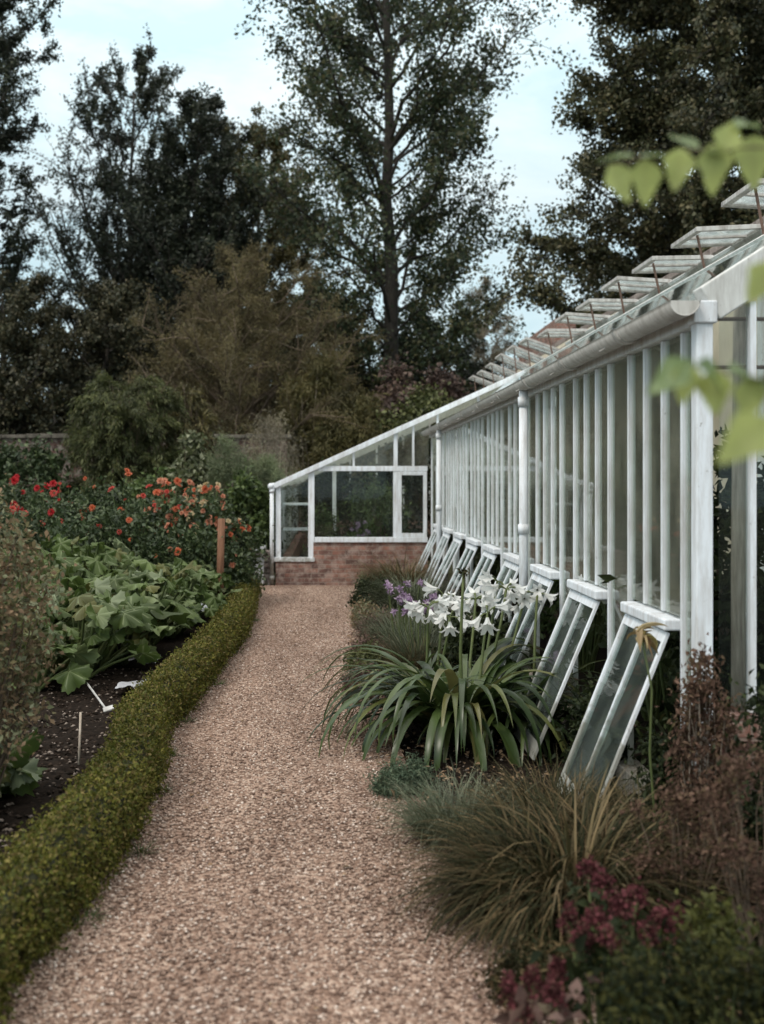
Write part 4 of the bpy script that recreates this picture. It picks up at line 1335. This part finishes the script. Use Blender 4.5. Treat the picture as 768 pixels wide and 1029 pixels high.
shrub('cushion_plant', 'low olive tuft on the gravel edge below the dark grass clump', 'cushion plant', (.62, 3.35, 0), (.62, 3.35, .05), (.13, .2, .08), 50, 3200, .026, .35, M['lf_grass'], M['twig'], .03, seed=174, stem_r=.003)
shrub('leafy_plant', 'dark leafy plant behind the lilies at the greenhouse wall', 'plant', (1.2, 8.6, 0), (1.2, 8.6, .25), (.25, .5, .28), 50, 4200, .06, .5, M['lf_deep'], M['stem'], .07, seed=76, stem_r=.005)
shrub('leafy_plant', 'low dark greenery under the nearest leaning sash', 'plant', (1.42, 4.6, 0), (1.42, 4.6, .2), (.1, .2, .3), 50, 4800, .035, .5, M['lf_deep'], M['stem'], .06, seed=77, stem_r=.005)
shrub('leafy_plant', 'low dark greenery between the first and second leaning sash', 'plant', (1.40, 5.78, 0), (1.40, 5.78, .2), (.12, .25, .28), 50, 4200, .04, .5, M['lf_deep'], M['stem'], .06, seed=78, stem_r=.005)


for k, (dx, y_) in enumerate(((.02, 3.9), (.05, 4.6), (.02, 5.5), (.04, 6.2), (.03, 7.1), (.05, 8.4), (.02, 9.9), (.04, 12.2))):
    w_ = grass('small green weed sprouting from the gravel along the foot of the box hedge', xe(y_) + dx, y_, 40, .10, .006, .025, M['lf_green'], (.5, 1.4), (.5, 1.8), 'small_weed', 'weed')
    w_['group'] = 'weeds along the foot of the hedge'


def lilac(label, x, y, h, seed):
    random.seed(seed)
    t = thing('lilac_flower_clump', (x, y, 0), label, 'flower')
    n = 350
    a = rng.uniform(0, 6.283, n); q = np.sqrt(rng.random(n)) * .16
    P0 = np.stack([x + np.cos(a) * q, y + np.sin(a) * q, np.zeros(n)], 1)
    blades('blades', P0, a, h * .8 * rng.uniform(.6, 1.1, n), rng.uniform(1.0, 1.5, n), rng.uniform(.4, 1.4, n), .007 * np.ones(n), M['lf_greygrass'], t)
    mb = MB(); heads = []
    for i in range(16):
        az = random.uniform(0, 6.283); s = random.random() * .22
        e = Vector((x + math.cos(az) * s, y + math.sin(az) * s, h * random.uniform(.8, 1.08)))
        mb.tube(curve((x + math.cos(az) * s * .4, y + math.sin(az) * s * .4, 0), e, .02, 4, .01), .003, 4, False)
        heads.append(np.array(e)[None] + rng.normal(0, .0075, (34, 3)))
    mb.build('stems', M['stem'], t)
    for h_ in heads: leaf_cloud('flower_head', h_, .03, .5, M['lf_lavender'], t)


lilac('lilac flowers on thin stems left of the white lilies', .62, 9.6, .62, 81)
lilac('pale lilac flowers behind the white lilies', .72, 8.9, .6, 82)


def strap_plant(label, x, y, n, L, w, spread, seed, name='crinum_lily', stalks=(), cat='lily', el=(.75, 1.4), dr=(1.7, 3.0)):
    """strap-leaved lily; stalks = [(px, py, d, n_flowers)]"""
    random.seed(seed)
    t = thing(name, (x, y, 0), label, cat)
    a = rng.uniform(0, 6.283, n); q = np.sqrt(rng.random(n)) * spread
    P0 = np.stack([x + np.cos(a) * q, y + np.sin(a) * q, np.zeros(n)], 1)
    blades('foliage', P0, a + rng.normal(0, .35, n), L * rng.uniform(.55, 1.1, n), rng.uniform(el[0], el[1], n), rng.uniform(dr[0], dr[1], n), w * rng.uniform(.6, 1.15, n), M['lf_strap'], t, 14, .13)
    for (px, py, d, nf, wilt) in stalks:
        e = at(px, py, d)
        b0 = Vector((x + (e.x - x) * .45, y + (e.y - y) * .45, 0))
        k_ = .5 if wilt else 1
        MB().tube(curve(b0, e, .0, 5, .03 if wilt else .01), [.012 * k_, .011 * k_, .010 * k_, .009 * k_, .008 * k_], 7).build('flower_stalk', M['stem'], t, True)
        if nf == 0:
            leaf_cloud('seed_head', np.array(e)[None] + rng.normal(0, .012, (60, 3)), .03, .4, M['lf_grass'], t)
        if wilt:
            m = 17
            az = rng.uniform(0, 6.283, m)
            blades('wilted_flower', np.array(e)[None] + rng.normal(0, .012, (m, 3)), az, rng.uniform(.04, .14, m), rng.uniform(-.9, .9, m), rng.uniform(.3, 2.6, m), rng.uniform(.012, .034, m), M['petal_wilt'], t, 8, .7)
            continue
        for i in range(nf):
            az = 2 * math.pi * i / nf + random.uniform(-.4, .4)
            trumpet(t, e, az, wilt)
    return t


def trumpet(t, e, az, wilt=False):
    """a nodding six-petalled trumpet on a short curved tube"""
    el = random.uniform(-.75, .6) if not wilt else -1.0
    dv = Vector((math.cos(az) * math.cos(el), math.sin(az) * math.cos(el), math.sin(el)))
    L1 = random.uniform(.04, .075)
    c = e + dv * L1 + Vector((0, 0, .012))
    dn = (dv + Vector((0, 0, -.55))).normalized()
    s = dn.cross(Vector((0, 0, 1)))
    s = s.normalized() if s.length > .01 else Vector((1, 0, 0))
    u = s.cross(dn)
    V = []; Fc = []
    K = random.uniform(.6, 1.1) * (.085 if not wilt else .075)
    op = random.uniform(.75, 1.1) if not wilt else .35
    for k in range(6):
        th = math.pi * 2 * k / 6
        rad = s * math.cos(th) + u * math.sin(th)
        tan = s * -math.sin(th) + u * math.cos(th)
        b = len(V)
        for (f, rr, ww, back) in ((0, .10, .05, 0), (.4, .16, .14, 0), (.75, .36 * op, .22, 0), (1.0, .66 * op, .16, 0), (1.06, .95 * op, .02, .08)):
            p = c + dn * K * (f - back) + rad * K * rr
            V += [p - tan * K * ww, p - rad * K * .03, p + tan * K * ww]
        for r in range(4):
            for j in (0, 1):
                q = b + r * 3 + j
                Fc.append((q, q + 1, q + 4, q + 3))
    V = [tuple(v) for v in V]
    o = np_mesh('flower', np.array(V), np.array(Fc), M['petal_wilt'] if wilt else M['petal_white'], t, True)
    mb = MB().tube([e, e + dv * L1 * .6 + Vector((0, 0, .012)), c + dn * .008], [.004, .005, .009], 6, False)
    mb.build('flower_tube', M['stem'], o, True)


strap_plant('big arching clump of strap leaves spilling on to the gravel below white flowers', .78, 6.7, 200, 1.14, .072, .2, 91, el=(.8, 1.45), dr=(2.2, 3.5),
            stalks=[(509, 592, 7.2, 5, False), (478, 602, 7.2, 5, False), (466, 575, 6.7, 0, False), (526, 606, 7.3, 4, False), (490, 616, 7.0, 4, False), (500, 584, 7.4, 3, False)])
strap_plant('strap leaved lily with nodding white flowers left of the tall seed head', .66, 7.7, 60, .7, .042, .14, 92,
            stalks=[(430, 610, 7.7, 6, False), (452, 620, 7.5, 5, False), (446, 598, 7.9, 5, False)])
strap_plant('dark strap leaves crowding the wall between the second and third sash', 1.2, 6.75, 80, .85, .048, .14, 93,
            stalks=[(540, 598, 7.2, 3, False)])
strap_plant('strap leaved lily with wilted yellow brown flower hanging before the nearest sash', 1.38, 4.55, 14, .5, .04, .06, 94,
            stalks=[(645, 640, 4.45, 9, True)])

# near right corner
def flower_heads(label, spots, base, mat_leaf, seed):
    """sedum: fleshy stems with flat domed heads"""
    random.seed(seed)
    t = thing('sedum_plant', base, label, 'sedum')
    mb = MB(); lp = []
    for (px, py, d, r) in spots:
        e = at(px, py, d)
        b0 = Vector((base[0] + (e.x - base[0]) * .5, base[1] + (e.y - base[1]) * .5, 0))
        c = curve(b0, e, .02, 5, .01)
        mb.tube(c, [.006, .006, .005, .005, .004], 5, False)
        lp += [np.array(c[random.randint(1, 3)].lerp(c[4], random.random() * .6)) + rng.normal(0, .03, 3) for _ in range(26)]
        m = 240
        a = rng.uniform(0, 6.283, m); q = np.sqrt(rng.random(m)) * r * (1 + .45 * np.sin(a * 3 + px) * np.cos(a * 2 + py))
        P = np.stack([e.x + np.cos(a) * q, e.y + np.sin(a) * q, e.z + .03 * (1 - (q / r) ** 2) + rng.normal(0, .012, m)], 1)
        leaf_cloud('flower_head', P, .013, .8, M['lf_sedum'], t, -.4)
    mb.build('stems', M['stem'], t)
    leaf_cloud('foliage', np.array(lp), .055, .55, mat_leaf, t)
    return t


flower_heads('deep pink sedum with flat flower heads at the bottom right corner', [(592, 880, 3.25, .034), (606, 892, 3.2, .03), (640, 906, 3.15, .035), (664, 932, 3.0, .034), (622, 915, 3.0, .028), (598, 930, 2.95, .036),
             (586, 950, 2.95, .03), (612, 950, 2.9, .026), (680, 925, 3.1, .03), (572, 925, 3.1, .02), (650, 944, 2.9, .026)], (.76, 3.02, 0), M['lf_deep'], 101)
flower_heads('dull red sedum low beside the gravel at the bottom of the picture', [(512, 1000, 2.85, .022), (535, 990, 2.85, .026), (522, 1016, 2.75, .028), (556, 1006, 2.75, .026), (560, 982, 2.9, .02)], (.56, 2.78, 0), M['lf_mauve'], 102)
shrub('leafy_plant', 'dark green leafy plant filling the bottom right corner', 'plant', (.95, 2.62, 0), (.93, 2.62, .20), (.38, .26, .24), 90, 17000, .021, .45, M['lf_corner'], M['stem'], .05, seed=103, stem_r=.005)
shrub('leafy_plant', 'yellow green leafy tuft above the dark corner plant', 'plant', (1.03, 3.0, 0), (1.03, 3.0, .33), (.07, .07, .09), 16, 500, .028, .5, M['lf_yellowgreen'], M['stem'], .04, seed=104, stem_r=.004)
shrub('leafy_plant', 'dark bush at the right edge in front of the glazed gable', 'plant', (1.72, 3.9, 0), (1.75, 3.9, .45), (.3, .3, .45), 70, 9000, .034, .5, M['lf_deep'], M['stem'], .07, seed=105, stem_r=.006)
shrub('astilbe_plant', 'pink brown dried astilbe plumes at the right edge', 'dried plant', (1.32, 3.4, 0), (1.34, 3.4, .52), (.22, .2, .28), 34, 3000, .02, .5, M['lf_dried'], M['twig'], .032, seed=106, stem_r=.004, part='plumes')
shrub('astilbe_plant', 'tall dried pink brown plumes standing against the greenhouse corner post', 'dried plant', (1.42, 4.22, 0), (1.42, 4.22, .5), (.1, .1, .36), 70, 5200, .026, .4, M['lf_dried'], M['pale_twig'], .035, seed=107, stem_r=.004, part='plumes', droop=.8)
shrub('astilbe_plant', 'low brown dried flower heads between the grass clump and corner post', 'dried plant', (1.18, 3.72, 0), (1.18, 3.72, .3), (.2, .18, .24), 30, 2600, .02, .5, M['lf_dried'], M['twig'], .032, seed=108, stem_r=.004, part='plumes')

# plants growing inside the glass
shrub('indoor_climber', 'dark leafy plant inside the near gable of the greenhouse', 'plant', (2.15, 5.6, 0), (2.15, 5.6, .85), (.4, .5, .85), 60, 5200, .08, .5, M['lf_deep'], M['twig'], .1, seed=111)
shrub('indoor_climber', 'leafy climber inside the long greenhouse against the plastered wall', 'climber', (4.1, 8.5, 0), (4.1, 8.5, 1.3), (.22, 1.6, 1.2), 80, 6500, .1, .5, M['lf_green'], M['twig'], .12, seed=112)
shrub('indoor_climber', 'tall leafy plant inside the middle of the long greenhouse', 'plant', (2.4, 10.8, 0), (2.4, 10.8, .8), (.4, 1.4, .75), 70, 5200, .09, .5, M['lf_green'], M['twig'], .12, seed=113)
shrub('indoor_climber', 'green plants inside the far part of the long greenhouse', 'plant', (2.2, 14.0, 0), (2.2, 14.0, .8), (.4, 1.3, .75), 70, 5200, .09, .5, M['lf_weep'], M['twig'], .12, seed=114)
strap_plant('white flowering lily inside the glass above the nearest sills', 1.95, 6.0, 30, .8, .04, .1, 95, name='indoor_lily',
            stalks=[(655, 588, 5.9, 7, False), (628, 590, 6.2, 6, False), (600, 588, 6.6, 5, False)])
shrub('indoor_plant', 'pale green plant on the inside bench behind the middle panes', 'plant', (2.1, 9.2, 0), (2.1, 9.2, .95), (.25, .9, .45), 50, 3600, .06, .5, M['lf_green'], M['stem'], .08, seed=121)
shrub('indoor_plant', 'pale green plant close behind the panes above the second sill', 'plant', (2.1, 7.2, 0), (2.1, 7.2, .85), (.25, .7, .55), 50, 3600, .06, .5, M['lf_feather'], M['stem'], .08, seed=122)
shrub('indoor_fern', 'dark fern seen through the wide window of the end wing', 'plant', (.8, 18.6, 0), (.8, 18.6, .8), (.45, .4, .8), 60, 5200, .08, .4, M['lf_green'], M['twig'], .12, seed=115)
shrub('indoor_fern', 'green plant behind the left side of the wide window', 'plant', (-.1, 17.3, 0), (-.1, 17.3, .7), (.2, .25, .45), 40, 2600, .07, .4, M['lf_green'], M['stem'], .08, seed=116)
shrub('indoor_fern', 'tall thin leaved plant behind the right side of the wide window', 'plant', (.75, 17.4, 0), (.75, 17.4, .9), (.16, .2, .7), 50, 2400, .07, .3, M['lf_green'], M['twig'], .08, seed=117)
lilac('lilac flowers inside the wide window of the end wing', .45, 17.1, .85, 118)
shrub('indoor_climber', 'dark climber at the back of the end wing', 'climber', (2.6, 22, 0), (2.0, 22, 1.2), (1.6, .6, 1.2), 90, 9000, .11, .5, M['lf_deep'], M['twig'], .16, seed=119)
shrub('indoor_climber', 'dark leafy plant far inside the end wing behind its white post', 'climber', (.3, 23, 0), (.2, 23, .9), (.8, .6, .95), 70, 7000, .1, .5, M['lf_deep'], M['twig'], .15, seed=120)


# ------------------------------------------------------------------ overhanging sapling in front of the lens
def heart_leaf(r, fold, curl):
    n = 22; V = []; vein = []; Fc = []
    cols = 5
    for i in range(n + 1):
        t = i / n
        w = r * .50 * min(1, (t / .3)) ** .6 * max(0, (1 - max(0, t - .3) / .7)) ** .8 * (1.12 if .15 < t < .5 else 1.06)
        if t >= 1: w = 0
        saw = 1 + (.05 if i % 2 else -.04)
        for j in range(cols):
            q = (j - 2) / 2
            x = q * w * saw
            back = -.10 * r * abs(q) ** 1.5 * (1 - t) ** 2
            V.append((x, t * r * 1.35 + back, fold * abs(x) - curl * r * t * t + .03 * r * math.sin(t * 15) * abs(q)))
            vein.append(.75 if j == 2 else (.35 if i % 4 == 0 and j in (1, 3) else 0))
    for i in range(n):
        for j in range(cols - 1):
            a = i * cols + j
            Fc.append((a, a + 1, a + cols + 1, a + cols))
    return np.array(V), Fc, vein


sap = thing('leafy_sapling', (1.12, 1.62, 0), 'out of focus twigs of broad yellow green leaves hanging in at the right edge', 'sapling')
mb = MB()
mb.tube(curve((1.12, 1.62, 0), (1.05, 1.62, 2.3), 0, 8, .01), [.016, .015, .014, .013, .012, .01, .009, .007], 8)
mb.build('trunk', M['twig'], sap, True)


def sprig(pts, mat, specs, d, big=1.0):
    p3 = [at(px, py, dd) for px, py, dd in pts]
    MB().tube(p3, [.0026 - .0018 * i / (len(p3) - 1) for i in range(len(p3))], 6).build('twig', M['twig'], sap, True)
    for (px, py, ang, size, face, dz, mt) in specs:
        b0 = at(px, py, d + dz)
        # leaf hangs in direction 'ang' (picture angle, 90 = straight down), face tilts it out of the upright plane
        dirv = Vector((math.cos(R(ang)), 0, -math.sin(R(ang))))
        nrm = Vector((random.uniform(-.3, .3), -math.cos(face), math.sin(face)))
        y = (dirv + Vector((0, math.sin(face) * .6, 0))).normalized(); x = y.cross(nrm).normalized(); z = x.cross(y)
        m = np.array(Matrix((x, y, z)).transposed())
        V, Fc, vein = heart_leaf(size * big, random.uniform(.15, .5), random.uniform(-.15, .3))
        V = V @ m.T + np.array(b0)
        me = np_mesh('leaf', V, np.array(Fc), mt, sap, True, vein)


LL, LT = M['lf_lime'], M['lf_teal']
random.seed(77)
sprig([(1110, 190, 1.62), (900, 120, 1.62), (768, 148, 1.62), (700, 150, 1.62), (640, 160, 1.62), (612, 166, 1.62)], LL,
      [(614, 168, 62, .036, .2, 0, LL), (648, 163, 88, .040, .1, .02, LL), (684, 152, 100, .036, .15, -.02, LL), (716, 148, 84, .042, .25, .0, LL), (757, 140, 88, .046, .1, .03, LL),
       (634, 158, 190, .030, 1.1, .02, LT), (648, 158, -8, .032, 1.2, 0, LT), (700, 150, 215, .030, .9, .03, LT), (706, 152, 5, .03, 1.1, 0, LT), (726, 150, -62, .034, .3, .0, LL), (742, 128, -20, .03, .9, 0, LT), (800, 135, 70, .055, .2, 0, LL)], 1.62, 1.22)
sprig([(1150, 420, 1.5), (900, 360, 1.45), (768, 382, 1.4), (720, 372, 1.4), (690, 366, 1.4)], LT,
      [(694, 366, 140, .036, .6, 0, LT), (690, 366, 95, .030, .4, .01, LL), (702, 368, 35, .036, .8, -.02, LT), (716, 374, 82, .032, .3, 0, LL), (735, 376, 8, .034, 1.1, 0, LT), (752, 380, 92, .036, .3, 0, LL), (772, 425, 140, .036, .5, -.3, LL), (765, 384, 40, .04, .6, 0, LT)], 1.4, 1.3)
sprig([(1100, 300, 1.45), (900, 240, 1.4), (800, 262, 1.35), (778, 266, 1.35)], LL, [(776, 266, 120, .04, .3, 0, LL), (790, 266, 80, .045, .3, 0, LL)], 1.35)

# ------------------------------------------------------------------ sky, sun, camera
w = bpy.data.worlds.new('World')
scene.world = w
w.use_nodes = True
nt = w.node_tree
nt.nodes.clear()
SUN_EL, SUN_AZ = R(52), R(222)
sky = nt.nodes.new('ShaderNodeTexSky'); sky.sky_type = 'NISHITA'; sky.sun_disc = False
sky.sun_elevation = SUN_EL; sky.sun_rotation = SUN_AZ; sky.air_density = 1.2; sky.dust_density = 2.0
tc = nt.nodes.new('ShaderNodeTexCoord')
sp = nt.nodes.new('ShaderNodeSeparateXYZ'); nt.links.new(tc.outputs['Generated'], sp.inputs[0])
mp = nt.nodes.new('ShaderNodeMapping'); mp.inputs['Scale'].default_value = (1, 1, 2.6)
nt.links.new(tc.outputs['Generated'], mp.inputs['Vector'])
nz = tex_noise(nt, mp.outputs['Vector'], 5.2, 7, .58, .35)
cr = ramp(nt, [(.40, (0, 0, 0)), (.66, (1, 1, 1))])
nt.links.new(nz.outputs[0], cr.inputs[0])
# overcast luminance rises towards the zenith
mr = nt.nodes.new('ShaderNodeMapRange')
mr.inputs['From Min'].default_value = .25; mr.inputs['From Max'].default_value = .95
mr.inputs['To Min'].default_value = 1.0; mr.inputs['To Max'].default_value = 2.3
nt.links.new(sp.outputs['Z'], mr.inputs['Value'])
veil = mixc(nt, (5.8, 7.6, 8.2), (8.1, 9.25, 9.5), cr.outputs[0])
# the cloud deck overhead is whiter than the sky near the horizon
mz = nt.nodes.new('ShaderNodeMapRange')
mz.inputs['From Min'].default_value = .42; mz.inputs['From Max'].default_value = .75
nt.links.new(sp.outputs['Z'], mz.inputs['Value'])
veil = mixc(nt, veil, (8.9, 8.75, 8.5), mz.outputs[0])
vm = nt.nodes.new('ShaderNodeVectorMath'); vm.operation = 'SCALE'
nt.links.new(veil, vm.inputs[0]); nt.links.new(mr.outputs[0], vm.inputs['Scale'])
tot = mixc(nt, sky.outputs[0], vm.outputs[0], .92)
bg = nt.nodes.new('ShaderNodeBackground'); bg.inputs['Strength'].default_value = .1
nt.links.new(tot, bg.inputs['Color'])
wo = nt.nodes.new('ShaderNodeOutputWorld'); nt.links.new(bg.outputs[0], wo.inputs['Surface'])

ld = bpy.data.lights.new('sun', 'SUN'); ld.energy = 1.5; ld.angle = R(18); ld.color = (1, .92, .83)
sun = bpy.data.objects.new('sun', ld); col.objects.link(sun)
sd = Vector((math.sin(SUN_AZ) * math.cos(SUN_EL), math.cos(SUN_AZ) * math.cos(SUN_EL), math.sin(SUN_EL)))
sun.rotation_euler = (-sd).to_track_quat('-Z', 'Y').to_euler()
sun.location = (-10, -10, 30)

cd = bpy.data.cameras.new('camera')
cam = bpy.data.objects.new('camera', cd); col.objects.link(cam)
cam.location = (0, 0, EYE)
cam.rotation_euler = (math.pi / 2, 0, 0)            # level view with a shifted lens: uprights stay upright
cd.shift_x = (384 - 331) / 768; cd.shift_y = (483 - 514.5) / 768
cd.sensor_fit = 'HORIZONTAL'; cd.sensor_width = 24.0
cd.lens = 24.0 * F / 768
cd.clip_start = .05; cd.clip_end = 2000
cd.dof.use_dof = True; cd.dof.focus_distance = 7.2; cd.dof.aperture_fstop = 2.0
scene.camera = cam

scene.render.engine = 'CYCLES'
scene.cycles.max_bounces = 8
scene.cycles.transparent_max_bounces = 40
scene.cycles.use_denoising = True
scene.view_settings.view_transform = 'Standard'
scene.view_settings.look = 'None'
scene.view_settings.gamma = 1
scene.view_settings.use_curve_mapping = False
scene.view_settings.exposure = 0.22
